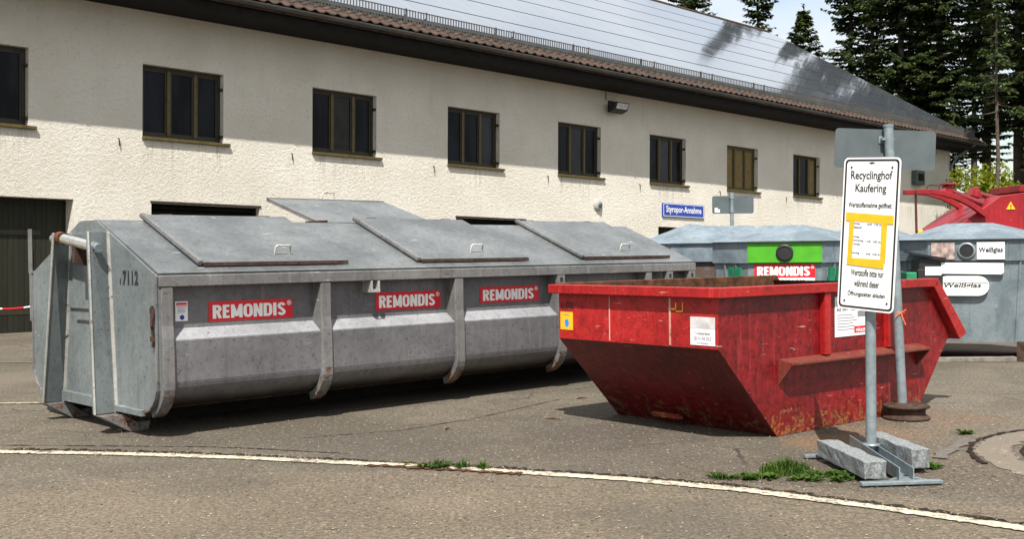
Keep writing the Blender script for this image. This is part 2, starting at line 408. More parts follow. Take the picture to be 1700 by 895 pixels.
# ------------------------------------------------------------------ light
EL, AZ = R(55), math.atan2(-.10, -.99)          # direction towards the sun: behind the camera, a little left
S = Vector((math.sin(AZ)*math.cos(EL), math.cos(AZ)*math.cos(EL), math.sin(EL)))
sun = D.lights.new('sun', 'SUN'); sun.energy = 4.9; sun.angle = R(.5); sun.color = (1, .955, .88)
so = D.objects.new('sun', sun); col.objects.link(so); so.rotation_euler = S.to_track_quat('Z', 'Y').to_euler()
w = D.worlds.new('World'); scene.world = w; w.use_nodes = True; nt = w.node_tree
bg = nt.nodes['Background']; sky = nt.nodes.new('ShaderNodeTexSky'); sky.sky_type = 'NISHITA'; sky.sun_disc = False
sky.sun_elevation = EL; sky.sun_rotation = AZ; sky.air_density = 1.2; sky.dust_density = 1.5
tc = nt.nodes.new('ShaderNodeTexCoord'); mp = nt.nodes.new('ShaderNodeMapping'); mp.inputs['Scale'].default_value = (1,1,2.2); mp.inputs['Location'].default_value = (.9, 1.55, .2)
nz = nt.nodes.new('ShaderNodeTexNoise'); nz.inputs['Scale'].default_value = 2.2; nz.inputs['Detail'].default_value = 7; nz.inputs['Roughness'].default_value = .55; nz.inputs['Distortion'].default_value = .3
mr = nt.nodes.new('ShaderNodeMapRange'); mr.interpolation_type = 'SMOOTHSTEP'; mr.inputs['From Min'].default_value = .24; mr.inputs['From Max'].default_value = .52
mx = nt.nodes.new('ShaderNodeMix'); mx.data_type = 'RGBA'; mx.inputs[7].default_value = (5.2, 5.4, 5.6, 1)
nt.links.new(tc.outputs['Generated'], mp.inputs[0]); nt.links.new(mp.outputs[0], nz.inputs['Vector']); sxyz = nt.nodes.new('ShaderNodeSeparateXYZ'); nt.links.new(tc.outputs['Generated'], sxyz.inputs[0])
ev = nt.nodes.new('ShaderNodeMapRange'); ev.interpolation_type = 'SMOOTHSTEP'
for k_, v_ in (('From Min', .12), ('From Max', .5), ('To Min', -.10), ('To Max', .06)): ev.inputs[k_].default_value = v_
nt.links.new(sxyz.outputs[2], ev.inputs['Value']); adn = nt.nodes.new('ShaderNodeMath'); adn.operation = 'ADD'
nt.links.new(nz.outputs['Fac'], adn.inputs[0]); nt.links.new(ev.outputs[0], adn.inputs[1]); nt.links.new(adn.outputs[0], mr.inputs['Value'])
nt.links.new(mr.outputs[0], mx.inputs[0]); nt.links.new(sky.outputs[0], mx.inputs[6]); nt.links.new(mx.outputs[2], bg.inputs[0])
bg.inputs[1].default_value = .11
scene.view_settings.view_transform = 'Standard'; scene.view_settings.look = 'None'; scene.view_settings.gamma = 1
scene.view_settings.exposure = .73

# ------------------------------------------------------------------ ground, lines, cracks
g = MB(); g.add([(-300,-200,0),(300,-200,0),(300,400,0),(-300,400,0)], [(0,1,2,3)])
tag(g.build('asphalt_yard', M['asphalt'], fix=False), kind='structure')

def strip(name, pts, width, mat, z, jag=0., seed=1, sub=6):
    rn = random.Random(seed); P = []
    for a, b in zip(pts[:-1], pts[1:]):
        for i in range(sub): P.append((a[0]+(b[0]-a[0])*i/sub, a[1]+(b[1]-a[1])*i/sub))
    P.append(pts[-1]); vs = []; 
    for i, p in enumerate(P):
        q0 = P[max(i-1,0)]; q1 = P[min(i+1,len(P)-1)]; d = Vector((q1[0]-q0[0], q1[1]-q0[1])).normalized(); n = Vector((-d.y, d.x))
        wl = width/2*(1+rn.uniform(-jag, jag)); wr = width/2*(1+rn.uniform(-jag, jag))
        vs += [(p[0]+n.x*wl, p[1]+n.y*wl, z), (p[0]-n.x*wr, p[1]-n.y*wr, z)]
    m = MB(); m.add(vs, [(2*i, 2*i+1, 2*i+3, 2*i+2) for i in range(len(P)-1)])
    return tag(m.build(name, mat), kind='structure')
LP = [(-6.2,8.72),(-3.821,8.264),(-3.2,8.18),(-2.595,8.069),(-1.95,7.92),(-1.358,7.743),(-.67,7.54),(-.014,7.309),(.7,7.03),(1.363,6.684),(2.031,6.181),(2.607,5.685),(3.4,4.9),(4.4,3.6)]
strip('painted_line', LP, .11, M['line'], .008, .20, 3, 30)
strip('crack', [(x+.03, y+.095+(.03 if x < -2 else 0)) for x, y in LP[1:12]], .085, M['crack'], .004, .8, 5, 22)
strip('crack', [(-1.0,7.60),(-.6,7.46),(-.3,7.36),(.05,7.23)], .06, M['soil'], .0085, .9, 9, 12)
strip('crack', [(-4.4,8.62),(-3.4,8.52),(-2.9,8.47),(-2.4,8.42),(-1.9,8.3),(-1.2,8.05)], .016, M['crack'], .004, .9, 11, 14)
strip('crack', [(.45,10.9),(-.3,9.75),(-.9,9.1),(-1.7,8.75)], .012, M['crack'], .004, .9, 12, 16)
strip('painted_line', [(-12,11.0),(-5.09,11.03),(-3.2,11.04)], .09, M['line'], .008, .1, 3, 8)
strip('painted_line', [(-14,15.6),(-7.06,15.33),(-6.0,15.27)], .08, M['line_worn'], .008, .1, 3, 8)
# round inset patch at the right with its ring of paving and dark seam
cx, cy = 4.72, 7.35
def arc(r, a0, a1, n=14): return [(cx+r*math.cos(R(a0+(a1-a0)*i/n)), cy+r*math.sin(R(a0+(a1-a0)*i/n))) for i in range(n+1)]
strip('worn_ring_marking', arc(1.42, 60, 215), .24, M['line_worn'], .004, .22, 7, 5)
strip('crack', arc(1.58, 60, 178), .034, M['crack'], .008, .8, 8, 6)
strip('crack', arc(1.24, 60, 200), .024, M['crack'], .008, .8, 8, 6)
strip('crack', [(2.9,7.62),(3.12,7.95),(3.42,8.36)], .10, M['patch'], .009, .4, 8, 6)
m = MB(); pts = [(cx+1.22*math.cos(R(a))*(1+.02*math.sin(a)), cy+1.22*math.sin(R(a)), .004) for a in range(0, 360, 8)]
m.add(pts, [list(range(len(pts)))]); tag(m.build('asphalt_patch', M['patch']), kind='structure')

# ------------------------------------------------------------------ building
W0 = Vector((-9.428, 21.093, 0)); ub = Vector((.7118,.7021,-.0203)).normalized(); nb = Vector((.7022,-.7120,0)).normalized(); ubp = nb.cross(ub).normalized()
if ubp.z < 0: ubp = -ubp
bld = empty('farm_style_building', (0,0,0), 0, 'long two storey cream stucco building with overhanging solar panelled roof', 'building')
Mb = Matrix.Identity(4)
for i in range(3): Mb[i][0] = ub[i]; Mb[i][1] = -nb[i]; Mb[i][2] = ubp[i]; Mb[i][3] = W0[i]
bld.matrix_world = Mb
X0, X1 = -14.0, 40.6; WT = 6.56
wins = [2.54+4.166*k for k in range(-4, 8)]
WW, WZ0, WZ1 = 1.86, 3.97, 5.47
low = [(-3.4,1.113,-.6,2.61,'door'),(2.74,5.31,1.1,2.61,'louvre'),(11.17,13.72,1.1,2.60,'louvre'),(19.65,23.0,-.9,2.61,'door'),(24.2,26.42,-.9,2.60,'door'),(-9.5,-5.5,-.6,2.61,'door'),(30.2,33.0,-1.2,2.6,'door')]
holes = [(x, x+WW, WZ0, WZ1, 'win') for x in wins]+low
xs = sorted({X0, X1}|{h[0] for h in holes}|{h[1] for h in holes}); zs = sorted({-1.6, WT}|{h[2] for h in holes}|{h[3] for h in holes})
wl = MB()
for a, b in zip(xs[:-1], xs[1:]):
    for c_, d_ in zip(zs[:-1], zs[1:]):
        mxx, mz = (a+b)/2, (c_+d_)/2
        if any(h[0] < mxx < h[1] and h[2] < mz < h[3] for h in holes): continue
        wl.add([(a,0,c_),(b,0,c_),(b,0,d_),(a,0,d_)], [(0,1,2,3)])
for h in holes:
    dp = .20 if h[4] == 'win' else .42
    a, b, c_, d_ = h[:4]
    wl.add([(a,0,c_),(a,dp,c_),(a,dp,d_),(a,0,d_)], [(0,1,2,3)]); wl.add([(b,0,c_),(b,0,d_),(b,dp,d_),(b,dp,c_)], [(0,1,2,3)])
    wl.add([(a,0,d_),(a,dp,d_),(b,dp,d_),(b,0,d_)], [(0,1,2,3)]); wl.add([(a,0,c_),(b,0,c_),(b,dp,c_),(a,dp,c_)], [(0,1,2,3)])
TANP = .588; EY, EZ = -1.12, 6.90; RY = 10.1; RZ = EZ+(RY-EY)*TANP; BY = 22.1
def rz(y): return EZ+(y-EY)*TANP
wl.add([(X1,0,-1.6),(X1,BY-1.1,-1.6),(X1,BY-1.1,WT),(X1,RY,RZ-.35),(X1,0,WT)], [(0,1,2,3,4)])
wl.add([(X0,0,-1.6),(X0,BY-1.1,-1.6),(X0,BY-1.1,WT),(X0,RY,RZ-.35),(X0,0,WT)], [(0,1,2,3,4)])
wl.add([(X0,BY-1.1,-1.6),(X1,BY-1.1,-1.6),(X1,BY-1.1,WT),(X0,BY-1.1,WT)], [(0,1,2,3)])
wl.build('wall', M['stucco'], bld)

def window(x, style):
    f = MB(); a, b, c_, d_ = x+.004, x+WW-.004, WZ0+.004, WZ1-.004
    y0, y1 = .135, .20; t = .065
    f.box(a, a+t, y0, y1, c_, d_); f.box(b-t, b, y0, y1, c_, d_); f.box(a+t, b-t, y0, y1, d_-t, d_); f.box(a+t, b-t, y0, y1, c_, c_+t*1.1)
    n = 3; w_ = (b-a)/n
    for k in range(1, n): f.box(a+w_*k-.012, a+w_*k+.062, y0-.012, y1-.003, c_+t*1.1, d_-t, 1)
    for k in range(n):      # sash rails
        xa = a+w_*k+(.063 if k else t); xb = a+w_*(k+1)-(.013 if k < n-1 else t)
        for (p, q) in ((xa, xa+.04), (xb-.04, xb)): f.box(p, q, y0+.014, y1-.005, c_+t*1.1, d_-t)
        f.box(xa+.04, xb-.04, y0+.014, y1-.005, d_-t-.045, d_-t); f.box(xa+.04, xb-.04, y0+.014, y1-.005, c_+t*1.1, c_+t*1.1+.05)
    fr = f.build('window', [M['wood2'] if style == 2 else M['wood'], M['wood2']], bld, .004)
    for k in range(n):
        g_ = MB(); xa = a+w_*k+(.063 if k else t)+.04; xb = a+w_*(k+1)-(.013 if k < n-1 else t)-.04
        g_.box(xa, xb, .175, .182, c_+t*1.1+.05, d_-t-.045)
        amber_pane = (style == 2 and k in (0, 1, 2)) or (style == 3 and k == 2)  # panes filled by the amber panel
        g_.build('curtained_pane' if amber_pane else 'pane', CURT if amber_pane else M[random.choice(('glass','glass','glass2','glass3'))], fr)
    s_ = MB(); s_.box(x-.01, x+WW+.14, -.075, .13, WZ0-.06, WZ0+.002); s_.build('sill', M['wood2'], fr, .008)
    hk = MB(); sx = x-.42-random.random()*.15
    hk.tube([(sx,-.002,WZ0-.08),(sx,-.04,WZ0-.10),(sx+.01,-.035,WZ0-.24)], .012, 6); hk.build('shutter_hook', M['rust_dark'], fr)
    for hz_ in (WZ1-.36, WZ0+.12): hg = MB(); hg.box(x+WW-.05, x+WW-.003, .02, .10, hz_, hz_+.06); hg.build('hinge', M['rust_dark'], fr)
    # dim room behind
    return fr
CURT = plain('amber_wooden_panel', (.15,.105,.028), .7, 0, .2, 5)
for i, x in enumerate(wins):
    k = i-4; window(x, 2 if k == 5 else 3 if k == 6 else 1)

for (a, b, c_, d_, kd) in low:
    if kd == 'door':
        dd = MB(); b2 = b
        dd.box(a+.004, b-.004, .36, .42, c_, d_-.004); dr = dd.build('garage_door', M['door'], bld)
        st = MB()
        for zz in (.35, 1.9): st.box(a+.3, b-.5, .352, .362, zz, zz+.09)
        for xx in (a+(b-a)*.5,): st.box(xx-.02, xx+.02, .345, .362, 0, d_-.1)
        st.build('door_rail', M['wood'], dr)
        if a < 0:
            hh = MB(); hx = b-.62 if a > -4 else b-1
            hh.tube([(hx-.10,.36,1.72),(hx-.10,.30,1.72),(hx-.10,.30,1.42),(hx-.10,.36,1.42)], .014, 6); hh.build('door_handle', M['galv'], dr)
    else:
        lv = MB(); lv.box(a+.004, b-.004, .30, .34, c_, d_-.004)
        for q in range(11):
            z0 = c_+.06+q*.135; lv.slab([(a+.05,.16,z0),(b-.05,.16,z0),(b-.05,.28,z0+.09),(a+.05,.28,z0+.09)], .018)
        for xx in (a+.03, b-.03): lv.box(xx-.025, xx+.025, .14, .30, c_, d_-.005)
        lv.build('louvre_shutter', M['dark'], bld)
        ld = MB(); ld.box(a-.02, b+.03, -.02, .14, d_+.002, d_+.045); ld.build('lintel_board', M['wood'], bld)

# roof
rf = MB()
RX0, RX1 = X0-.8, 41.62
rf.add([(RX0,EY,EZ),(RX1,EY,EZ),(RX1,RY,RZ),(RX0,RY,RZ)], [(0,1,2,3)])
rf.add([(RX0,RY,RZ),(RX1,RY,RZ),(RX1,BY,EZ),(RX0,BY,EZ)], [(0,1,2,3)])
rf.add([(RX0,EY,EZ-.16),(RX1,EY,EZ-.16),(RX1,RY,RZ-.18),(RX0,RY,RZ-.18)], [(0,3,2,1)])
rf.add([(RX0,RY,RZ-.18),(RX1,RY,RZ-.18),(RX1,BY,EZ-.16),(RX0,BY,EZ-.16)], [(0,3,2,1)])
rf.add([(RX1,EY,EZ-.16),(RX1,EY,EZ),(RX1,RY,RZ),(RX1,BY,EZ),(RX1,BY,EZ-.16),(RX1,RY,RZ-.18)], [(0,5,2,1),(5,4,3,2)])
rf.add([(RX0,EY,EZ-.16),(RX0,EY,EZ),(RX0,RY,RZ),(RX0,BY,EZ),(RX0,BY,EZ-.16),(RX0,RY,RZ-.18)], [(1,2,5,0),(2,3,4,5)])
rf.add([(RX0,EY,EZ-.16),(RX1,EY,EZ-.16),(RX1,EY,EZ),(RX0,EY,EZ)], [(0,1,2,3)])
roof = rf.build('roof', M['tile'], bld)
# pantile rolls along the eave, real corrugation, three courses
tl = MB(); per = .30; nt_ = int((RX1-RX0)/per); sb = 6
cs = math.cos(math.atan(TANP))
for r_ in range(3):
    y0 = EY-.05+r_*.33*cs*1.0; y1 = y0+.36*cs
    vs = []; n = nt_*sb+1
    for i in range(n):
        x = RX0+i*per/sb; ph = i % sb/sb*2*math.pi; hh = .035*max(-.35, math.sin(ph))
        vs += [(x, y0, rz(y0)+.075+hh), (x, y1, rz(y1)+.045+hh), (x, y0, rz(y0)+.050+hh)]
    tl.add(vs, [(3*i, 3*i+3, 3*i+4, 3*i+1) for i in range(n-1)]+[(3*i+2, 3*i+5, 3*i+3, 3*i) for i in range(n-1)], 0, False)
tl.build('eave_tiles', M['tile'], roof, 0, False)
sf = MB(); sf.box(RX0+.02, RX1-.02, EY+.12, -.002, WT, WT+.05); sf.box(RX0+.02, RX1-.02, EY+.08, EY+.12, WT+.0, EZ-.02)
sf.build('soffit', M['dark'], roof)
gt = MB()
GR = .085; gy, gz = EY-.04, EZ-.035; prof = [(gy+GR*math.cos(R(a)), gz+GR*math.sin(R(a))) for a in range(180, 361, 15)]
inn = [(gy+(GR-.012)*math.cos(R(a)), gz+(GR-.012)*math.sin(R(a))) for a in range(360, 179, -15)]
gt.prism(prof+inn, 'x', RX0-.03, RX1+.05)
k = RX0
while k < RX1:
    p2 = [(gy+(GR+.012)*math.cos(R(a)), gz+(GR+.012)*math.sin(R(a))) for a in range(175, 366, 19)]
    gt.prism(p2, 'x', k, k+.045); k += 1.22*2
gt.build('gutter', M['gutter'], roof)
# snow guard grille
sg = MB(); ya = EY+.36
x = RX0+.1
sec = 0
while x < RX1-.2:
    xe = min(x+2.95, RX1-.2); zb = rz(ya)+.09
    for hz_ in (0, .30): sg.bar((x, ya, zb+hz_), (xe, ya, zb+hz_), .022, .022)
    q = x+.02
    while q < xe: sg.bar((q, ya, zb), (q, ya, zb+.30), .022, .018, (0,1,0)); q += .088
    for xx in (x+.3, xe-.3): sg.bar((xx, ya+.02, zb-.08), (xx, ya+.02, zb+.34), .03, .03, (0,1,0)); sg.bar((xx, ya+.32, zb+.06), (xx, ya+.02, zb+.2), .02, .02)
    x = xe+.04
sg.build('snow_guard', M['gutter'], roof)
# solar module rows: local frame with y up the slope
sl = Vector((0, math.cos(math.atan(TANP)), math.sin(math.atan(TANP))))
up_s = Vector((0, -sl.z, sl.y)); RH = 1.66
rowm = MB(); L_ = RX1-RX0-1.2; rowm.box(0, L_, 0, RH-.085, 0, .035)
y_s = .62/sl.y; nrow = int(((RY-EY)/sl.y-y_s-.25)/RH)
row0 = None
for r_ in range(nrow):
    o = rowm.build('solar_panel_row', M['panel'], roof) if row0 is None else row0.copy()
    if row0 is None: row0 = o
    else: col.objects.link(o); o.parent = roof
    s_ = y_s+r_*RH; base = Vector((RX0+.6, EY, EZ))+sl*s_+up_s*.12
    mm = Matrix.Identity(4)
    for i in range(3): mm[i][0] = (1,0,0)[i]; mm[i][1] = sl[i]; mm[i][2] = up_s[i]; mm[i][3] = base[i]
    o.matrix_local = mm
rl = MB()
for r_ in range(nrow+1):
    p = Vector((0, EY, EZ))+sl*(y_s+r_*RH-.025)+up_s*.10
    rl.bar((RX0+.5, p.y, p.z), (RX1-.5, p.y, p.z), .035, .06)
rl.build('mounting_rail', M['galv_dark'], roof)
rd = MB(); rd.tube([(RX0, RY, RZ+.03), (RX1, RY, RZ+.03)], .11, 8); rd.build('ridge_tiles', M['tile'], roof)
vg = MB(); vg.slab([(RX1+.003,EY,EZ-.2),(RX1+.003,RY,RZ-.2),(RX1+.003,RY,RZ+.07),(RX1+.003,EY,EZ+.07)], -.04); vg.build('bargeboard', M['gutter'], roof)
dp = MB(); dp.tube([(X1-.05,-.09,-1.2),(X1-.05,-.09,5.9),(X1-.05,-.35,6.3),(X1-.05,gy,gz-.06)], .055, 10); dp.build('downpipe', M['galv'], bld)
# floodlight, wall light, meter box, blue sign
fl = MB(); fl.hexa([(17.0,-.42,5.98),(17.62,-.42,5.98),(17.62,-.20,5.90),(17.0,-.20,5.90),(17.0,-.50,6.20),(17.62,-.50,6.20),(17.62,-.22,6.22),(17.0,-.22,6.22)])
flo = fl.build('floodlight', M['black'], bld, .01)
lens_ = MB(); lens_.slab([(17.06,-.438,6.01),(17.56,-.438,6.01),(17.56,-.502,6.17),(17.06,-.502,6.17)], .006); lens_.build('lens', plain('frosted_glass', (.45,.46,.45), .3), flo)
br = MB(); br.bar((17.3,0,6.05),(17.3,-.26,6.05), .06, .05); br.box(17.2,17.4,-.03,-.001,5.95,6.3); br.tube([(17.1,-.012,6.3),(17.1,-.012,6.55)], .012, 6); br.build('bracket', M['black'], flo)
wv = MB(); wv.lathe([(.001,-.10),(.10,-.09),(.17,-.05),(.19,0)], (16.75,-.002,3.16), 20, 0, 'y'); vo = wv.build('wall_bell', M['conc'], bld)
wv = MB(); wv.lathe([(.001,-.125),(.07,-.12),(.08,-.085)], (16.75,-.002,3.16), 16, 0, 'y'); wv.build('bell_cap', M['galv_dark'], vo)
mb = MB(); mb.box(36.85,37.6,-.25,-.002,4.88,5.48); mo = mb.build('meter_box', M['galv_dark'], bld, .02)
mb = MB(); mb.box(36.98,37.48,-.262,-.251,5.05,5.35); mb.build('meter_window', M['glass'], mo)
tag(empty('wall_sign', (0,0,0), 0), 'small blue enamel sign with white lettering mounted on the cream wall', 'sign')
ws = D.objects['wall_sign']; ws.matrix_world = Mb @ Matrix.Translation((20.92, -.03, 3.15))
mb = MB(); mb.box(-1.1,1.1,-.02,.028,-.215,.215); mb.build('board', M['blue'], ws, .004)
mb = MB()
for (a, b, c_, d_) in ((-1.07,1.07,.185,.20),(-1.07,1.07,-.20,-.185),(-1.07,-1.05,-.185,.185),(1.05,1.07,-.185,.185)): mb.box(a,b,-.0225,-.0205,c_,d_)
mb.build('border', M['white'], ws)
text('Styropor-Annahme', 1.86, .27, M['white'], ws, face_y(0,-.0225,0), bold=.012)

# ------------------------------------------------------------------ grey roll-off container
OC = Vector((-2.765, 8.696, 0)); AC = R(43.64)
gc = empty('roll_off_container', OC, AC, 'long grey steel skip container with sloping lids, one lid standing open', 'waste container')
L = 6.85; W = 2.54; VF = W-.0
def skin_profile():       # near side from eave down and under: (v, z)
    p = [(.115,1.25),(.115,.868),(-.006,.785),(-.012,.775),(-.010,.45)]
    for a in [q*7.5 for q in range(13)]: p.append((.36-.37*math.cos(R(a)), .47-.25*math.sin(R(a))))
    return p
sp = skin_profile(); full = sp+[(W-v, z) for v, z in sp[::-1]]
bd = MB(); n = len(full); NS = 1
bd.add([(.02, v, z) for v, z in full]+[(L-.02, v, z) for v, z in full], [(i, i+1, n+i+1, n+i) for i in range(n-1)])
for k_ in (1, n-3): bd.m[k_] = 1
M['ledge'] = worn('grey_paint_sunlit_tone', (.20,.205,.215), (.31,.315,.33), rust=.67, rough=.4, streak=.1)  # lighter grey paints in the light the upward-facing ledge catches
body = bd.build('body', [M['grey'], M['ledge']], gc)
# far gable and near end plates
def end_poly(d=0.):
    arc_ = [(.26-.26*math.cos(R(a)), .46-.26*math.sin(R(a))) for a in range(0, 91, 15)]
    near = [(0,1.295)]+[(v, z) for v, z in arc_]
    return [(1.08,1.755)]+near+[(W-v, z) for v, z in near[::-1]]+[(W-1.08,1.755)]
for nm, a, b in (('end_plate', -.012, .02), ('end_plate', L-.02, L+.012)):
    m_ = MB(); m_.prism(end_poly(), 'x', a, b); m_.build(nm, M['grey_end'], gc, .004)
# welded edge trim round the near end plate
ep = end_poly(); tr = MB()
for (a, b) in zip(ep[1:-2], ep[2:-1]): tr.bar((-.018, a[0], a[1]), (-.018, b[0], b[1]), .022, .012)
tr.build('edge_trim', M['grey_rib'], gc)
bt = MB(); bt.box(-.05,-.013,.22,.72,.175,.225); bt.box(-.05,-.013,1.83,2.3,.175,.225); bt.box(-.06,-.013,.80,1.78,.17,.26); bt.build('lower_end_rail', M['grey_end'], gc, .004)
# ribs following the section
rib_out = [(-.0,1.21)]; rib_out = [(-.02,1.21),(-.045,.80),(-.05,.45)]+[(.28-.33*math.cos(R(a)), .45-.31*math.sin(R(a))) for a in range(0, 91, 15)]
rib_in = [(v+.03, z+.0) for v, z in sp[::-1]]
rib_poly = [(-.022,1.205),(-.022,.90),(-.036,.80),(-.042,.45)]+[(.28-.325*math.cos(R(a)), .45-.305*math.sin(R(a))) for a in range(10, 71, 10)]+[(.28-.26*math.cos(R(a)), .45-.24*math.sin(R(a))) for a in range(70, -1, -10)]+[(.01,.76),(.13,.86),(.13,1.205)]
for (a, b) in ((.015,.115),(1.495,1.60),(3.04,3.145),(4.475,4.58),(5.93,6.03),(6.75,6.85)):
    m_ = MB(); m_.prism(rib_poly, 'x', a, b); m_.build('side_rib', M['grey_rib'], gc, .006)
    m_ = MB(); m_.prism([(W-v, z) for v, z in rib_poly], 'x', a, b); m_.build('side_rib', M['grey_rib'], gc, .006)
    if a > .5:
        for q in range(6):      # weld lumps at the rib foot
            pass
tl_ = MB(); tl_.prism([(-.028,1.208),(-.028,1.292),(-.022,1.30),(.14,1.30),(.14,1.208)], 'x', .0, L); tl_.build('top_rail', M['grey_rib'], gc, .005)
tl_ = MB(); tl_.prism([(W+.028,1.208),(W+.028,1.30),(W-.14,1.30),(W-.14,1.208)], 'x', .0, L); tl_.build('top_rail', M['grey_rib'], gc, .005)
# small bracket under the rail, rail eyelets, and tarpaulin hooks
m_ = MB(); m_.box(2.03,2.05,-.03,.11,1.10,1.205); m_.box(2.11,2.13,-.03,.11,1.10,1.205); m_.box(2.03,2.13,-.034,-.03,1.10,1.13); m_.build('lug', M['bare'], gc, .003)
for s_ in (4.46, 6.3, 6.72):
    m_ = MB(); m_.box(s_,s_+.1,-.034,.04,1.12,1.205); m_.box(s_+.03,s_+.07,-.0365,-.0345,1.135,1.18,1); m_.build('lug', [M['grey_rib'], M['black']], gc)
# roof skin
EZc, RZc, RV = 1.305, 1.752, 1.08
rs = MB()
def nslope(v): return EZc+(RZc-EZc)*v/RV
rs.slab([(.0,-.005,EZc),(L,-.005,EZc),(L,RV,RZc),(.0,RV,RZc)], .012)
rs.slab([(.0,RV,RZc),(L,RV,RZc),(L,W-RV,RZc),(.0,W-RV,RZc)], .012)
for (a, b) in ((0,2.5),(4.1,L)): rs.slab([(a,W-RV,RZc),(b,W-RV,RZc),(b,W+.005,EZc),(a,W+.005,EZc)], .012)
rs.build('roof_sheet', M['grey_lid'], gc)
flr = MB(); flr.box(.02, L-.02, .34, W-.34, .20, .215); flr.build('floor_plate', M['rust_dark'], gc)
for (a, b) in ((.385,1.86),(2.655,4.14),(4.95,6.49)):
    m_ = MB(); v0, v1 = .085, 1.13; z0, z1 = nslope(v0)+.045, nslope(v1)+.035
    m_.slab([(a,v0,z0),(b,v0,z0),(b,v1,z1),(a,v1,z1)], .012)
    lid = m_.build('lid', M['grey_lid'], gc, .002)
    m_ = MB()
    m_.bar((a+.028,v0,z0+.006),(a+.028,v1,z1+.006),.040,.045)
    m_.build('lid_seam', M['grey_rib'], lid, .006)
    m_ = MB()
    m_.box(a+.052,b,v0-.008,v0,z0-.020,z0+.008); m_.build('lid_front_edge', M['rust_dark'], lid)
    m_ = MB(); hx = a+.80; hv = .22; hz = nslope(hv)+.05
    m_.tube([(hx,hv,hz),(hx,hv-.02,hz+.075),(hx+.015,hv-.022,hz+.085),(hx+.135,hv-.022,hz+.085),(hx+.15,hv-.02,hz+.075),(hx+.15,hv,hz)], .009, 8)
    m_.build('lid_handle', M['bare'], lid)
    for q in (.2, 1.2):
        m_ = MB(); m_.tube([(a+q,v1+.02,z1-.0),(a+q+.12,v1+.02,z1)], .018, 8); m_.build('hinge', M['rust_dark'], lid)
# open lid on the far slope
m_ = MB(); hg0 = (2.5,1.50,1.775); fr0 = (2.5,2.5,2.065)
m_.slab([(2.5,1.50,1.772),(4.08,1.50,1.772),(4.08,2.5,2.062),(2.5,2.5,2.062)], .014)
ol = m_.build('open_lid', M['grey_lid'], gc, .002)
m_ = MB(); m_.bar((2.515,1.5,1.768),(2.515,2.5,2.058),.03,.04); m_.bar((2.5,2.49,2.06),(4.08,2.49,2.06),.03,.04); m_.build('lid_flange', M['grey_rib'], ol)
m_ = MB(); m_.tube([(3.2,2.46,2.07),(3.2,2.46,2.145),(3.215,2.46,2.155),(3.345,2.46,2.155),(3.36,2.46,2.145),(3.36,2.46,2.07)], .009, 8); m_.build('lid_handle', M['bare'], ol)
m_ = MB(); m_.bar((2.32,1.45,1.775),(2.60,1.5,1.79),.03,.03); m_.bar((2.56,1.5,1.77),(2.56,1.42,1.76),.05,.02); m_.build('hinge', M['rust_dark'], ol)
# hook frame: two side plates leaning together, cross bar
def plate(pt, pb, nm, th):
    """pt, pb: ((s,v,z) attach, outer) pairs at top and bottom"""
    a = MB(); q = [pt[0], pt[1], pb[1], pb[0]]
    a.hexa([(pb[0][0],pb[0][1],pb[0][2]),(pb[1][0],pb[1][1],pb[1][2]),(pb[1][0],pb[1][1]+th,pb[1][2]),(pb[0][0],pb[0][1]+th,pb[0][2]),
            (pt[0][0],pt[0][1],pt[0][2]),(pt[1][0],pt[1][1],pt[1][2]),(pt[1][0],pt[1][1]+th,pt[1][2]),(pt[0][0],pt[0][1]+th,pt[0][2])])
    o = a.build(nm, M['grey_end'], gc, .004)
    w_ = MB(); w_.bar(Vector(pt[0])+Vector((-.01,-.008 if th > 0 else .008,0)), Vector(pb[0])+Vector((-.01,-.008 if th > 0 else .008,0)), .026, .026); w_.bar(pt[1], pb[1], .012, .012); w_.build('weld_bead', M['bare'], o)
    return o
plate(((-.012,.862,1.66),(-.22,.775,1.66)), ((-.012,.745,.155),(-.22,.700,.16)), 'hook_frame_plate', .045)
plate(((-.012,1.62,1.66),(-.22,1.49,1.66)), ((-.012,1.83,.155),(-.22,1.79,.16)), 'hook_frame_plate', .045)
m_ = MB(); m_.box(-.03,-.013,.86,1.66,1.0,1.655); m_.build('backing_plate', M['grey_end'], gc, .003)
m_ = MB(); m_.box(-.03,-.013,1.0,1.52,.90,.915); m_.build('plate_seam', M['grey_rib'], gc)
for (p_, q_) in (((-.150,.73,1.520),(-.150,.775,1.530)),((-.165,1.53,1.60),(-.165,1.64,1.615))):
    m_ = MB(); m_.tube([p_, q_], .036, 14); m_.build('bar_end_cap', M['galv'], gc)
m_ = MB(); m_.tube([(-.165,.78,1.530),(-.165,1.12,1.572),(-.165,1.40,1.606)], .044, 16); hb = m_.build('hook_bar', M['chrome'], gc)
m_ = MB(); m_.tube([(-.165,1.42,1.609),(-.165,1.50,1.618)], .055, 16); m_.build('bar_collar', M['rust'], hb)
m_ = MB(); m_.prism([(-.20,1.40),(-.013,1.36),(-.013,1.50),(-.20,1.56)], 'y', 1.10, 1.16); m_.build('hook_bracket', M['rust_dark'], gc)
# skid feet
for v0 in (.60, 1.76):
    m_ = MB(); m_.prism([(-.22,.155),(-.01,.150),(.20,.004),(.03,.004)], 'y', v0, v0+.13); m_.prism([(.03,.004),(.20,.004),(.24,.168),(.02,.166)], 'y', v0+.02, v0+.11); 
    m_.build('skid_foot', M['grey_rib'], gc, .004)
    m_ = MB(); m_.box(.05, L-.1, v0+.02, v0+.11, .075, .195); m_.build('skid_rail', M['dark'], gc)
for v0 in (.55, 1.85):
    m_ = MB(); m_.tube([(L-.35,v0,.095),(L-.35,v0+.18,.095)], .09, 18); m_.build('roller', M['rust_dark'], gc)
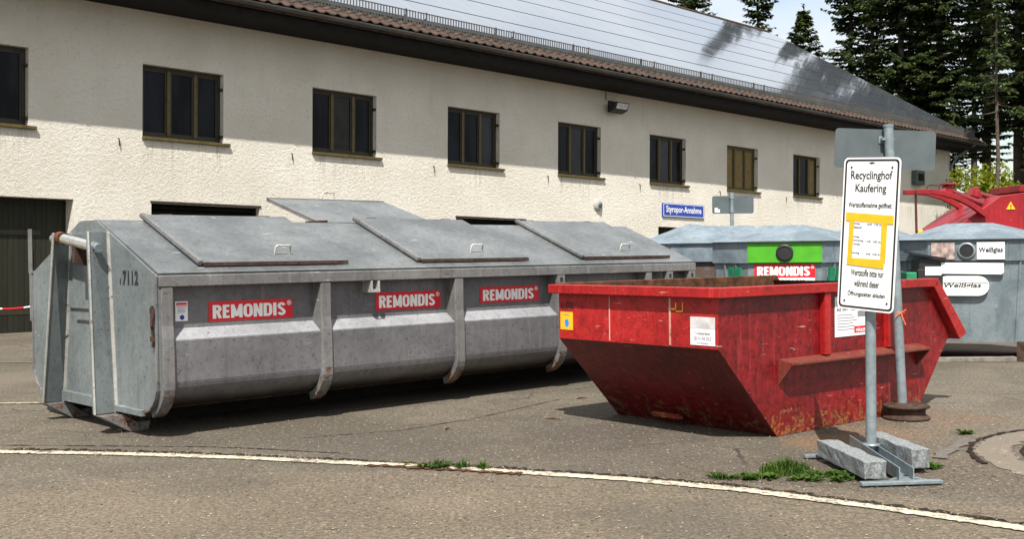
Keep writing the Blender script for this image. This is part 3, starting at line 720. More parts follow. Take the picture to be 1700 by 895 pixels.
# latch levers at the near and far corner posts
m_ = MB(); m_.tube([(-.03,.045,1.06),(-.035,.05,.93),(-.03,.03,.80),(-.03,.045,.74)], .011, 6); m_.tube([(-.03,.02,1.02),(-.045,.03,.9)], .012, 6); m_.box(-.04,-.013,.01,.07,.78,.82); m_.box(-.04,-.013,.01,.07,1.0,1.04); m_.build('door_latch', M['rust_dark'], gc)
m_ = MB(); m_.box(-.03,-.0,W+.04,W+.06,1.30,1.72); m_.box(-.03,0,W-.02,W+.05,1.30,1.325); m_.box(-.03,0,W+.01,W+.04,.85,1.30); m_.build('far_latch_bar', M['grey_rib'], gc)
# markings
text('7112', .28, .122, M['ink'], gc, face_mx(-.0135,.455,1.275), 'stencil_number', bold=.05, spacing=1.2)
m_ = MB(); m_.box(-.0145,-.0130,.635,.650,1.22,1.27); m_.build('stencil_fragment', M['ink'], gc)
def _arc(cx, cy, rx, ry, a0, a1, n=8): return [(cx+rx*math.cos(R(a0+(a1-a0)*i/n)), cy+ry*math.sin(R(a0+(a1-a0)*i/n))) for i in range(n+1)]
GLY = {   # heavy condensed capitals as strokes on a 10 high grid: (advance, strokes)
 'R': (5.6, [[(1,0),(1,10)], [(1,9.1),(2.6,9.1)]+_arc(2.7,7.2,1.35,1.9,90,-90)+[(1,5.3)], [(2.7,5.1),(4.25,0)]]),
 'E': (4.7, [[(1,0),(1,10)], [(1,9.1),(3.9,9.1)], [(1,5.1),(3.6,5.1)], [(1,.9),(3.9,.9)]]),
 'M': (7.2, [[(1,0),(1,10)], [(1.05,10),(3.35,1.2)], [(3.35,1.2),(5.65,10)], [(5.7,0),(5.7,10)]]),
 'O': (5.9, [_arc(2.7,7.2,1.75,1.9,0,180)+_arc(2.7,2.8,1.75,1.9,180,360)+[(4.45,7.2),(4.44,7.5)]]),
 'N': (5.9, [[(1,0),(1,10)], [(1.05,10),(4.35,0)], [(4.4,0),(4.4,10)]]),
 'D': (5.8, [[(1,0),(1,10)], [(1,9.1),(2.4,9.1)]+_arc(2.5,7.1,1.8,2.0,90,0)+_arc(2.5,2.9,1.8,2.0,0,-90)+[(1,.9)]]),
 'I': (2.7, [[(1,0),(1,10)]]),
 'S': (5.2, [_arc(2.4,7.35,1.55,1.75,10,200)+[(1.5,6.0),(3.2,4.3)]+_arc(2.4,2.65,1.55,1.75,20,-170)]),
}
def heavy_word(word, w, h, mat, parent, Mx, name='lettering'):
    tot = sum(GLY[c][0] for c in word)-.6; x = 0.; m_ = MB(); q = 0
    for c in word:
        for st in GLY[c][1]:
            zz = .0001*(q % 4)+.0002; q += 1; vs = []; n_ = len(st)
            for i, p in enumerate(st):
                a = Vector(st[max(i-1,0)]); b = Vector(st[min(i+1,n_-1)]); d = (b-a).normalized(); nn = Vector((-d.y, d.x)); wd = .93
                if c == 'I' or abs(d.x) < .1: wd = .98
                for sg_ in (1, -1):
                    P = Vector(p)+nn*sg_*wd; vs.append(((x+P.x-tot/2)*w/tot, (max(0,min(10,P.y))-5)*h/10, zz))
            m_.add(vs, [(2*i, 2*i+1, 2*i+3, 2*i+2) for i in range(n_-1)])
        x += GLY[c][0]
    m_.v = [tuple(Mx @ Vector(v)) for v in m_.v]
    return m_.build(name, mat, parent)
def logo_sign(parent, x0, x1, z0, z1, y, dy=-1):
    m_ = MB(); m_.box(x0, x1, y-.004, y, z0, z1); bdm = m_.build('logo_sign', M['signred'], parent)
    w_ = x1-x0; h_ = z1-z0
    heavy_word('REMONDIS', w_*.86, h_*.68, M['white'], bdm, face_y(x0+w_*.475, y-.0044, (z0+z1)/2-.004))
    text('®', w_*.055, h_*.26, M['white'], bdm, face_y(x1-w_*.045, y-.0055, z1-h_*.22), bold=.01)
    return bdm
logo_sign(gc, .49,1.29,.908,1.072,.114); logo_sign(gc, 2.185,3.0-.04,.924,1.090,.114); logo_sign(gc, 3.48,4.31,.942,1.104,.114)
m_ = MB(); m_.box(.198,.305,.110,.114,.925,1.084); stk = m_.build('sticker', M['paper'], gc)
m_ = MB(); m_.box(.206,.297,.1085,.1098,1.055,1.074); m_.box(.206,.297,.1085,.1098,1.044,1.049); m_.build('sticker_header', M['redink'], stk)
m_ = MB()
for q in range(4): m_.box(.215,.29-.01*(q % 2),.1085,.1098,1.03-q*.012,1.034-q*.012)
m_.build('sticker_text', M['greyink'], stk)
m_ = MB(); m_.lathe([(.001,0),(.02,0)], (.255,.1082,.955), 16, 0, 'y'); m_.build('sticker_emblem', plain('navy_ink', (.03,.03,.30), .6), stk)

# ------------------------------------------------------------------ red skip
OS = Vector((2.033, 8.585, 0)); AS = R(40.66)
rk = empty('red_skip', OS, AS, 'open red steel skip with sloping ends, scraped paint and rusty bottom', 'skip')
SW = 1.70
prof = [(-.70,1.14),(-.70,.72),(0,0.004),(2.08,.004),(2.66,.66),(2.27,1.14)]
def inset(p, d):
    return [(-.70+d,1.14),(-.70+d,.72-d*.3),(0+d*.4,d),(2.08-d*.4,d),(2.66-d,.66),(2.27-d*.8,1.14)]
sk = MB(); th = .03; pi_ = inset(prof, th)
n = len(prof)
# outer side sheets
sk.add([(s,0,z) for s, z in prof], [list(range(n))], 1); sk.add([(s,SW,z) for s, z in prof], [list(range(n))], 1)
sk.add([(s,th,z) for s, z in pi_], [list(range(n))], 2); sk.add([(s,SW-th,z) for s, z in pi_], [list(range(n))], 2)
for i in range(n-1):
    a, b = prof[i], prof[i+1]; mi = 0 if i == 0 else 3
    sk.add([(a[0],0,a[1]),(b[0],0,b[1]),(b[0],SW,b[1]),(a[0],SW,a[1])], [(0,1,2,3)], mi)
    a, b = pi_[i], pi_[i+1]
    sk.add([(a[0],th,a[1]),(b[0],th,b[1]),(b[0],SW-th,b[1]),(a[0],SW-th,a[1])], [(0,1,2,3)], 2)
M['red_shaded'] = worn('red_paint_shade_tone', (.075,.003,.004), (.17,.006,.008), rust=.62, rough=.45, streak=.3, scratch=(.4,.15,.12), zrust=(.02,.5,.12), dents=.02, mottle=.6, rscale=10)  # shade of the sloping ends put into a darker red
sk.build('hull', [M['red'], M['red_side'], M['rust'], M['red_shaded']], rk)
# the low end of this skip is closed only to the lip: sloping top edge has a lip profile
rm = MB(); rw, rh = .085, .075
zt = 1.175
rm.box(-.6715, 2.33, -.068, .028, zt-rh, zt)                       # near rail
rm.box(-.6715, 2.33, SW-.030, SW+.066, zt-rh, zt+.012, 1)                  # far rail
rm.box(-.765, -.672, -.068, SW+.066, zt-rh, zt)                  # front rail
for (y0, y1) in ((-.068,.028),(SW-.028,SW+.068)):
    rm.hexa([(2.26,y0,zt-.072),(2.72,y0,.60),(2.72,y1,.60),(2.26,y1,zt-.072),(2.331,y0,zt),(2.85,y0,.655),(2.85,y1,.655),(2.331,y1,zt)])
rm.hexa([(2.655,.0282,.60),(2.72,.0282,.60),(2.72,SW-.0282,.60),(2.655,SW-.0282,.60),(2.70,.0282,.70),(2.81,.0282,.685),(2.81,SW-.0282,.685),(2.70,SW-.0282,.70)])
rm.build('rim', [M['red_rim'], M['rust']], rk, .006)
for s_ in (.575, 1.52):
    m_ = MB(); m_.box(s_, s_+.085, -.055, -.001, .60, zt-rh-.001); m_.build('side_rib', M['red_rim'], rk, .004)
    m_ = MB(); m_.box(s_, s_+.085, SW+.001, SW+.055, .60, zt-rh-.001); m_.build('side_rib', M['red_rim'], rk, .004)
# shelf (stacking pocket) on the near side
for y0, y1, y2 in ((-.001,-.13,-.13),(SW+.001,SW+.13,SW+.13)):
    m_ = MB(); m_.add([(.02,y0,.60),(.02,y1,.575),(2.08,y1,.565),(2.08,y0,.60),(.02,y0,.585),(.02,y1,.560),(2.08,y1,.550),(2.08,y0,.585)], [(0,1,2,3),(7,6,5,4),(1,5,6,2),(0,4,5,1),(2,6,7,3)])
    m_.add([(.02,y0,.585),(.02,y1,.56),(.02,y0,.40),(.035,y0,.585),(.035,y1,.56),(.035,y0,.40)], [(0,1,2),(5,4,3),(1,4,5,2)], 0)
    m_.add([(2.06,y0,.585),(2.06,y1,.55),(2.06,y0,.40),(2.08,y0,.585),(2.08,y1,.55),(2.08,y0,.40)], [(0,1,2),(5,4,3),(1,4,5,2)], 0)
    m_.build('side_ledge', worn('ledge_paint', (.16,.02,.016), (.14,.05,.03), rust=.56, streak=.6), rk)
m_ = MB(); m_.box(-.16,-.10,.85,1.15,.06,.10); m_.build('tipping_lug', M['red_side'], rk, .004)
# vertical drip weld on front band
m_ = MB(); m_.box(-.706,-.7005,.455,.470,.73,1.09); m_.box(-.705,-.7005,1.10,1.108,.73,1.09); m_.build('weld_bead', worn('pale_weld', (.5,.25,.2), (.6,.4,.34), rust=.6), rk)
m_ = MB(); m_.box(-.7035,-.7015,.03,.262,.745,.955); wst = m_.build('sticker', M['paper'], rk)
m_ = MB(); m_.box(-.7048,-.7038,.03,.262,.87,.9555); m_.build('sticker_header', plain('pale_grey_print', (.52,.50,.50), .7), wst)
text('Containerdienst', .145, .022, M['greyink'], wst, face_mx(-.7045,.145,.835)); text('08191/94 30-0', .165, .028, M['greyink'], wst, face_mx(-.7045,.145,.795)); text('www.remondis.de', .10, .012, M['greyink'], wst, face_mx(-.7045,.145,.763))
m_ = MB(); m_.box(-.7035,-.7015,1.53,1.68,.795,.945); ys = m_.build('sticker', M['yellow'], rk)
m_ = MB(); 
vs = [(-.7042, 1.603+.026*math.cos(R(a)), .852+.034*math.sin(R(a))) for a in range(0, 360, 20)]
m_.add(vs, [list(range(len(vs)))]); m_.build('sticker_emblem', M['sky_blue'], ys)
m_ = MB(); m_.box(-.7042,-.7036,1.57,1.64,.918,.926); m_.build('sticker_text', M['greyink'], ys)
text('LL 8785', .15, .062, M['fadedink'], rk, face_mx(-.7012,1.60,1.00), 'stencil_number', bold=.02)
m_ = MB()
for (a, b, c_, d_) in ((.40,.48,1.00,1.012),(.34,.405,.985,.995),(.40,.41,1.0,1.055),(.335,.342,.99,1.06)): m_.box(-.7025,-.7005,a,b,c_,d_)
m_.build('old_tape_residue', M['yellow'], rk)
m_ = MB(); m_.box(.79,1.30,-.004,-.001,.725,1.055); bst = m_.build('sticker', M['paper'], rk)
text('Keine Abfälle', .27, .04, M['ink'], bst, face_y(.95,-.0047,1.005)); text('aus dem Haushalt', .36, .035, M['ink'], bst, face_y(.995,-.0047,.955))
m_ = MB()
for q in range(6): m_.box(.82,1.05+.03*(q % 3),-.005,-.0042,.90-q*.024,.906-q*.024)
m_.box(1.12,1.24,-.005,-.0042,.88,.93); m_.build('sticker_text', M['greyink'], bst)
m_ = MB(); m_.box(1.07,1.27,-.0052,-.0042,.748,.802); rr = m_.build('sticker_logo', M['signred'], bst); text('HÄULER', .15, .032, M['white'], bst, face_y(1.17,-.0062,.772), bold=.02)

# ------------------------------------------------------------------ main sign with its stand
ps = empty('information_sign', (2.44,7.59,0), 0, 'white recycling yard sign with yellow taped notice on a galvanised post stand', 'sign')
def loc(x, y, z=0.): return (x-2.44, y-7.59, z)
m_ = MB(); m_.tube([(0,0,.06),(0.0,0,2.03)], .0355, 18); m_.build('post', M['galv'], ps)
m_ = MB(); m_.tube([(0,0,2.03),(0,0,2.045)], .037, 18); m_.build('post_cap', M['black'], ps)
ba = Vector(loc(2.395,6.78)); bb = Vector(loc(2.46,8.0)); dx = (bb-ba).normalized(); px_ = Vector((dx.y,-dx.x,0))
m_ = MB()
for sgn in (-1, 1): m_.bar(ba+px_*sgn*.042+Vector((0,0,.065)), bb+px_*sgn*.042+Vector((0,0,.065)), .008, .085)
m_.bar(ba+Vector((0,0,.026)), bb+Vector((0,0,.026)), .084, .008); m_.build('channel_beam', M['galv'], ps, .002)
m_ = MB(); m_.bar(loc(2.10,6.735,.022), loc(2.61,6.785,.022), .05, .022); m_.build('cross_foot', M['galv'], ps, .004)
m_ = MB(); m_.bar(loc(2.00,7.66,.022), loc(2.80,7.74,.022), .05, .022); m_.build('cross_foot', M['galv'], ps, .004)
for (p_, q_) in ((Vector((-.10,.0,.03)), Vector((.08,.16,.03))), (Vector((.1,.02,.03)), Vector((-.02,.2,.03)))):
    m_ = MB(); m_.bar(ba+p_, ba+q_, .03, .012); m_.build('foot_bracket', M['galv'], ps)
m_ = MB(); m_.lathe([(.06,.106),(.06,.118),(.001,.118)], (0,0,0), 14); m_.build('post_flange', M['galv'], ps)
# board
yaw, roll = -.88, -.065; BW, BH = .432, 1.036
Nv = Vector((math.sin(yaw), -math.cos(yaw), 0))
bs = D.objects.new('sign_board', None)
D.objects.remove(bs)
Mbd = Matrix.Translation(Vector((2.408-2.44, 7.52-7.59, 1.545))) @ Matrix.Rotation(yaw, 4, 'Z') @ Matrix.Rotation(-roll, 4, 'Y')
def rrect(w, h, r, n=6):
    out = []
    for cx_, cy_, a0 in ((w/2-r, h/2-r, 0), (-w/2+r, h/2-r, 90), (-w/2+r, -h/2+r, 180), (w/2-r, -h/2+r, 270)):
        for i in range(n+1):
            a = R(a0+90*i/n); out.append((cx_+r*math.cos(a), cy_+r*math.sin(a)))
    return out
m_ = MB(); m_.prism(rrect(BW, BH, .035), 'y', -.0015, .0015); board = m_.build('sign_board', M['white'], ps); board.matrix_local = Mbd
m_ = MB(); a = rrect(BW-.022, BH-.022, .028); b = rrect(BW-.050, BH-.050, .02); k = len(a)
m_.add([(p[0],-.0024,p[1]) for p in a]+[(p[0],-.0024,p[1]) for p in b], [(i, (i+1) % k, k+(i+1) % k, k+i) for i in range(k)]); m_.build('sign_border', M['ink'], board)
Y_ = -.0026
text('Recyclinghof', .315, .075, M['ink'], board, face_y(.0,Y_,.392), bold=.012); text('Kaufering', .235, .072, M['ink'], board, face_y(.0,Y_,.305), bold=.012)
text('Wertstoffannahme geöffnet:', .33, .045, M['ink'], board, face_y(.0,Y_,.193), bold=.010)
text('Wertstoffe bitte nur', .25, .046, M['ink'], board, face_y(.005,Y_,-.262), bold=.010); text('während dieser', .19, .046, M['ink'], board, face_y(.005,Y_,-.335), bold=.010); text('Öffnungszeiten abladen', .285, .046, M['ink'], board, face_y(.005,Y_,-.408), bold=.010)
for (x_, z_) in ((0,.482),(-.155,.452),(.155,.452),(-.16,-.46),(.165,-.455)):
    m_ = MB(); m_.box(x_-.006,x_+.006,-.006,-.0016,z_-.006,z_+.006); sw_ = .022 if x_ == 0 else .004; m_.box(x_-sw_,x_+sw_,-.004,-.0016,z_-.003,z_+.003); m_.build('screw', M['rust_dark'], board)
m_ = MB(); m_.box(-.135,.128,-.0042,-.003,-.17,.115); pap = m_.build('paper_notice', M['paper'], board)
for i, (a_, b_, z_) in enumerate((('Montag','09.00 - 12.00 Uhr',.07),('Mittwoch','',.045),('Montag','',-.02),('Donnerstag','14.00 - 18.00 Uhr',-.045),('Freitag','',-.07),('Samstag','09.00 - 13.00 Uhr',-.13))):
    wd_ = .0085*len(a_); text(a_, wd_, .017, M['ink'], pap, face_y(-.12+wd_/2,-.0048,z_))
    if b_: text(b_, .11, .013, M['ink'], pap, face_y(.045,-.0048,z_-.002))
m_ = MB()
m_.prism([(-.178,.145),(.185,.132),(.185,.075),(-.178,.088)], 'y', -.0062, -.0050); m_.prism([(-.155,-.165),(.13,-.165),(.13,-.225),(-.155,-.212)], 'y', -.0062, -.0050)
m_.prism([(-.150,.10),(-.112,.10),(-.118,-.18),(-.152,-.18)], 'y', -.0058, -.0046); m_.prism([(.095,.095),(.140,.095),(.138,-.18),(.10,-.18)], 'y', -.0058, -.0046); m_.build('yellow_tape', M['yellow'], board)
m_ = MB()
for zz in (1.25, 1.85): m_.lathe([(.040,-.02),(.040,.02)], (0,0,zz), 16); m_.bar((0,-.0,zz), (-.03,-.055,zz), .05, .03)
m_.build('clamp', M['galv'], ps)
# granite kerbstones lying on the stand
def m_granite():
    t = NT('split_granite'); P = t.obj()
    c = t.mix(t.ramp(t.noise(P, 60, 3, .7), .4, .6), (.13,.14,.142), (.22,.235,.24)); c = t.mix(t.ramp(t.noise(P, 4, 5, .6), .5, .7, 0, .6), c, (.14,.13,.11))
    t.bump(t.noise(P, 45, 5, .7), .6, .006); return t.out(c, .9, 0, .25)
M['granite'] = m_granite()
def stone(cx_, cy_, rz_, Ls, Ws, Hs, z0, label, seed, tilt=0.):
    rn = random.Random(seed); m_ = MB(); nx, ny, nz_ = 14, 5, 3
    bm = bmesh.new()
    bmesh.ops.create_grid(bm, x_segments=1, y_segments=1, size=1); bm.free()
    vs = {}; faces = []
    def vid(i, j, k):
        if (i,j,k) not in vs:
            x_, y_, z_ = (i/nx-.5)*Ws*1.0, (j/ny-.5), (k/nz_)
            vs[(i,j,k)] = (len(vs), ((i/nx-.5)*Ls+rn.uniform(-.003,.003)+(.012*math.sin(j*2.1+k) if i in (0,nx) else 0), (j/ny-.5)*Ws*(1+.04*math.sin(i*.9+seed))+rn.uniform(-.003,.003), k/nz_*Hs+rn.uniform(-.0015,.0015)+(.003*math.sin(i*1.1) if k == nz_ else 0)))
        return vs[(i,j,k)][0]
    for i in range(nx):
        for j in range(ny):
            faces += [(vid(i,j,0),vid(i,j+1,0),vid(i+1,j+1,0),vid(i+1,j,0)), (vid(i,j,nz_),vid(i+1,j,nz_),vid(i+1,j+1,nz_),vid(i,j+1,nz_))]
    for i in range(nx):
        for k in range(nz_):
            faces += [(vid(i,0,k),vid(i+1,0,k),vid(i+1,0,k+1),vid(i,0,k+1)), (vid(i,ny,k),vid(i,ny,k+1),vid(i+1,ny,k+1),vid(i+1,ny,k))]
    for j in range(ny):
        for k in range(nz_):
            faces += [(vid(0,j,k),vid(0,j,k+1),vid(0,j+1,k+1),vid(0,j+1,k)), (vid(nx,j,k),vid(nx,j+1,k),vid(nx,j+1,k+1),vid(nx,j,k+1))]
    pts_ = [None]*len(vs)
    for a_, b_ in vs.values(): pts_[a_] = b_
    m_.add(pts_, faces); o = m_.build('granite_kerbstone', M['granite'], None, .006); o.location = (cx_, cy_, z0); o.rotation_euler = (0, tilt, rz_)
    return tag(o, label, 'stone', 'granite kerbstones weighing down the sign stand')
stone(2.175, 7.19, R(95), .80, .140, .11, .036, 'rough grey granite kerbstone at the left of the sign post, weighing down its stand', 1)
stone(2.565, 7.46, R(96), .70, .125, .125, .036, 'rough grey granite kerbstone at the right behind the sign post, weighing down its stand', 4)

# ------------------------------------------------------------------ second post in a wheel rim, sign seen from behind
p2 = empty('mobile_sign', (3.31,9.46,0), 0, 'leaning grey sign seen from behind on a post standing in an old wheel rim', 'sign')
lean = Vector((-.108,0,2.48)); 
m_ = MB(); m_.tube([(0,0,.05), lean], .040, 18); m_.tube([lean, lean+Vector((0,0,.02))], .044, 14); m_.build('post', M['galv'], p2)
m_ = MB(); m_.lathe([(.001,.135),(.09,.135),(.10,.120),(.175,.125),(.192,.118),(.192,.102),(.165,.095),(.155,.07),(.155,.045),(.170,.035),(.192,.020),(.192,.004),(.001,.004)], (0.02,-.03,0), 36); m_.build('wheel_rim_base', M['rust_dark'], p2)
MM = Matrix.Translation((-.118,.055,2.295)) @ Matrix.Rotation(R(2.7), 4, 'Y')
m_ = MB(); m_.prism(rrect(.858, .335, .03), 'y', -.002, .002); b2 = m_.build('sign_board', M['galv_dark'], p2); b2.matrix_local = MM
m_ = MB(); m_.box(-.05,.05,-.075,-.002,.07,.09); m_.box(-.05,.05,-.075,-.002,-.09,-.07); m_.box(-.06,.06,-.012,-.003,.05,.11); m_.build('clamp', M['galv'], b2)
m_ = MB()
for (a, b) in (((-.035,-.045,.9),(.01,-.05,.93)),((-.035,-.045,.9),(-.085,-.05,.87)),((-.035,-.045,.9),(.0,-.06,.80)),((-.035,-.045,.9),(-.02,-.05,.86))): m_.tube([a, b], .005, 5)
m_.lathe([(.044,-.01),(.046,0),(.044,.01)], (-.035,0,.9), 14)
tw = m_.build('twine_knot', M['orange'], None); tag(tw, 'scrap of orange twine knotted round the leaning post', 'twine'); tw.location = (3.318, 9.46, 0)

# small sign far behind the bottle banks
p3 = empty('road_sign', (4.35,22,0), 0, 'small grey sign seen from behind on a thin pole behind the glass containers', 'sign')
m_ = MB(); m_.tube([(0,0,0),(0,0,2.58)], .038, 12); m_.build('post', M['galv'], p3)
m_ = MB(); m_.prism(rrect(.82,.35,.04), 'y', .045, .05); b3 = m_.build('sign_board', M['galv_dark'], p3); b3.location = (.03,0,2.345)
m_ = MB(); m_.box(-.36,-.26,.040,.0448,-.15,-.09); m_.box(-.36,-.30,.040,.0448,-.09,-.06); m_.build('torn_sticker', M['paper'], b3)
m_ = MB(); m_.box(-.07,.01,-.045,.0448,.12,.15); m_.box(-.07,.01,-.045,.0448,-.15,-.12); m_.build('clamp', M['galv'], b3)

# ------------------------------------------------------------------ bottle banks
def oct_(hw, hd, c, z):      # chamfered rectangle, 8 points, starts front-left of front face
    return [(-hw+c,-hd,z),(hw-c,-hd,z),(hw,-hd+c,z),(hw,hd-c,z),(hw-c,hd,z),(-hw+c,hd,z),(-hw,hd-c,z),(-hw,-hd+c,z)]
def ring(m_, a, b, mi=0):
    n_ = len(a); m_.add(a+b, [(i, (i+1) % n_, n_+(i+1) % n_, n_+i) for i in range(n_)], mi)
GRP = 'bottle banks standing beside the red skip'
def igloo(x, y, rz_, label, body_m, front_m, zt=1.77, ztop=1.55, zmid=1.275, hw=.93, c=.46, ring_col='igloo', extra=None, rough_roof=0.):
    t = empty('bottle_bank', (x,y,0), rz_, label, 'glass container', GRP)
    rn = random.Random(int(x*10))
    m_ = MB(); c0 = c
    lo, mi_, hi = oct_(hw-.10, hw-.10, c-.04, .25), oct_(hw-.03, hw-.03, c-.02, zmid), None
    ring(m_, lo, mi_); m_.add(lo, [list(range(8))]); m_.add(mi_, [list(range(8))])
    for f0, f1 in ((0,1),(1,2),(7,0),(2,3),(6,7)):     # pressed ribs
        a, b, a2, b2_ = Vector(lo[f0]), Vector(lo[f1]), Vector(mi_[f0]), Vector(mi_[f1])
        nr = max(2, int((b-a).length/.16)); nn = (b-a).cross(a2-a).normalized()
        for q in range(1, nr):
            f_ = q/nr
            if f0 == 0 and .1 < f_ < .9 : continue
            m_.bar(a.lerp(b, f_)+nn*.008, a2.lerp(b2_, f_)+nn*.008, .03, .024, nn)
    bo = m_.build('body', body_m, t, .004)
    up_ = MB(); u0, u1 = oct_(hw, hw, c, zmid+.004), oct_(hw, hw, c, ztop); ring(up_, u0, u1); up_.add(u0, [list(range(8))]); up_.build('upper_band', M['igloo_dark' if extra == 'a' else 'igloo_roof'], t, .004)
    ro = MB(); r0, r1 = oct_(hw+.03, hw+.03, c, ztop+.003), oct_(.28, .28, .1, zt)
    if rough_roof:
        r1 = [(p[0]+rn.uniform(-.08,.08), p[1]+rn.uniform(-.08,.08), p[2]+rn.uniform(-.06,.03)) for p in r1]
    rmid = [tuple((Vector(p)*.55+Vector(q)*.45)+Vector((0,0,rn.uniform(-.03,.03)*(1+rough_roof)))) for p, q in zip(r0, r1)]
    ring(ro, r0, rmid); ring(ro, rmid, r1); ro.add(r1, [list(range(8))]); ro.add([(p[0],p[1],p[2]-.0) for p in r0], [list(range(8))]); ro.build('roof', M['igloo_roof'], t)
    if front_m is None: front_m = M['igloo_roof']; hole = False
    else: hole = True
    # front panel with the round hole
    fm = MB(); fw = hw-c-.01; fm.box(-fw,fw,-hw-.018,-hw-.001,zmid+.006,ztop-.012); fp = fm.build('front_panel', front_m, t, .004)
    fm = MB(); fm.bar((-fw-.02,-hw-.03,ztop+.006),(fw+.02,-hw-.03,ztop+.006),.06,.022); fm.build('hood', M['igloo_dark'], t, .004)
    hc = (-.0,-hw-.018,(zmid+ztop)/2-.005)
    for sx in (-.62,.62): sk_ = MB(); sk_.box(sx-.05,sx+.05,-.7,.7,.0,.248); sk_.build('skid', M['rust_dark'], t)
    if not hole: return t, fp, bo
    fm = MB(); fm.lathe([(.084,-.018),(.108,-.018),(.108,.0)], hc, 28, 0, 'y'); fm.lathe([(.084,-.018),(.084,.0)], hc, 28, 0, 'y'); fm.build('insertion_ring', M[ring_col], fp)
    fm = MB(); fm.lathe([(.001,-.006),(.0845,-.006)], hc, 28, 0, 'y'); fm.build('opening', M['black'], fp)
    return t, fp, bo
A_, fa, ba_ = igloo(6.13, 14.9, R(-25), 'grey bottle bank with crossed-out oval label and long blank white strip at the right edge', M['igloo'], M['igloo_dark'], extra='a', ring_col='galv')
B_, fb, bb_ = igloo(3.675, 15.0, R(-14), 'bottle bank with bright green front panel, round opening and red logo sticker', M['igloo'], M['green'], ring_col='black')
C_, fc, bc_ = igloo(2.90, 17.1, R(-8), 'dented bottle bank with crumpled roof and brown lower body left of the green one', M['igloo_brown'], None, zt=1.84, rough_roof=.8)
C2, _, _ = igloo(4.02, 20, R(-10), 'bottle bank half hidden below the small grey sign on its thin pole', M['igloo'], M['igloo_dark'], zt=1.88)
D_, _, _ = igloo(5.60, 17.6, R(-18), 'bottle bank hidden behind the white recycling yard sign', M['igloo'], M['igloo_dark'], zt=1.80, ztop=1.53)
# A: labels
m_ = MB(); m_.box(.12,.44,-.9665,-.9495,1.30,1.515); lw = m_.build('label_plate', M['paper'], fa); text('Weißglas', .28, .085, M['ink'], lw, face_y(.28,-.968,1.41), bold=.03)
m_ = MB(); m_.box(-.42,-.14,-.9655,-.9495,1.30,1.51); lw = m_.build('faded_label', plain('faded_label_print', (.30,.22,.20), .6, 0, .6, 16), fa)
m_ = MB(); m_.prism([(-.30,1.12),(.40,1.11),(.43,1.135),(.43,1.25),(-.30,1.26)], 'y', -.945, -.925); m_.build('blank_label', M['white'], ba_)
def pill(w, h, n=10):
    out = []
    for a in range(-90, 91, 180//n): out.append((w/2-h/2+h/2*math.cos(R(a)), h/2*math.sin(R(a))))
    for a in range(90, 271, 180//n): out.append((-w/2+h/2+h/2*math.cos(R(a)), h/2*math.sin(R(a))))
    return out
m_ = MB(); m_.prism([(x_-.05, z_+.965) for x_, z_ in pill(.62,.25)], 'y', -.935, -.88); ov = m_.build('oval_label', M['white'], ba_); text('Weißglas', .44, .085, M['ink'], ov, face_y(-.05,-.9365,.965), bold=.022, shear=.2)
m_ = MB(); m_.box(-.34,.25,-.939,-.937,1.0,1.006); m_.build('crossing_stroke', M['greyink'], ov)
# B: sticker
bs_ = logo_sign(bb_, -.375,.375,1.09,1.268,-.905)
m_ = MB(); m_.box(-.31,.37,-.909,-.904,.985,1.088); nb_ = m_.build('number_label', M['paper'], bb_); text('02234/8921-202', .50, .055, M['ink'], nb_, face_y(0,-.911,1.037), bold=.012)
for bk in (bb_,):
    m_ = MB()
    for sx in (-1, 1):
        for q in (0, 1):
            a = Vector((sx*(.56+q*.10), -.87+q*.10, 1.22)); b = Vector((sx*(.53+q*.09), -.80+q*.09, .40)); nn = Vector((sx,-1,0)).normalized()
            m_.bar(a+nn*.02, b+nn*.02, .085, .03, nn)
    m_.build('green_stripe', M['dgreen'], bk)
# kerb strip / pallet timber in front of the right-hand bank
m_ = MB(); m_.box(4.9,9.5,14.03,14.16,0,.06); o = m_.build('timber_beam', plain('grey_timber', (.16,.14,.12), .9, 0, .3, 12), None, .008); tag(o, 'low grey timber beam lying before the bottle bank at the right', 'beam')
# black small bin at the left flank of A
tb = empty('small_bin', (5.20,14.35,0), R(-4), 'small black and green bin with white label between skip and right-hand bottle bank', 'bin')
m_ = MB(); m_.box(-.02,.30,-.16,.2,.12,1.18); m_.build('body', M['black'], tb, .01)
m_ = MB(); m_.slab([(-.10,-.22,1.36),(.31,-.22,1.30),(.31,.2,1.34),(-.10,.2,1.40)], .02); m_.box(.0,.30,-.16,.2,1.18,1.30); m_.build('hood', M['black'], tb)
m_ = MB(); m_.box(.07,.27,-.168,-.162,1.10,1.21); m_.build('label_plate', M['paper'], tb)
m_ = MB(); m_.box(-.16,-.03,-.16,.15,.12,1.14); m_.build('green_case', M['dgreen'], tb, .01)
m_ = MB(); m_.box(.0,.08,-.168,-.162,.98,1.06); m_.build('yellow_mark', M['yellow'], tb)
m_ = MB()
for sx in (-.12, .24): m_.tube([(sx-.03,0,.06),(sx+.03,0,.06)], .06, 12)
m_.build('wheel', M['black'], tb)

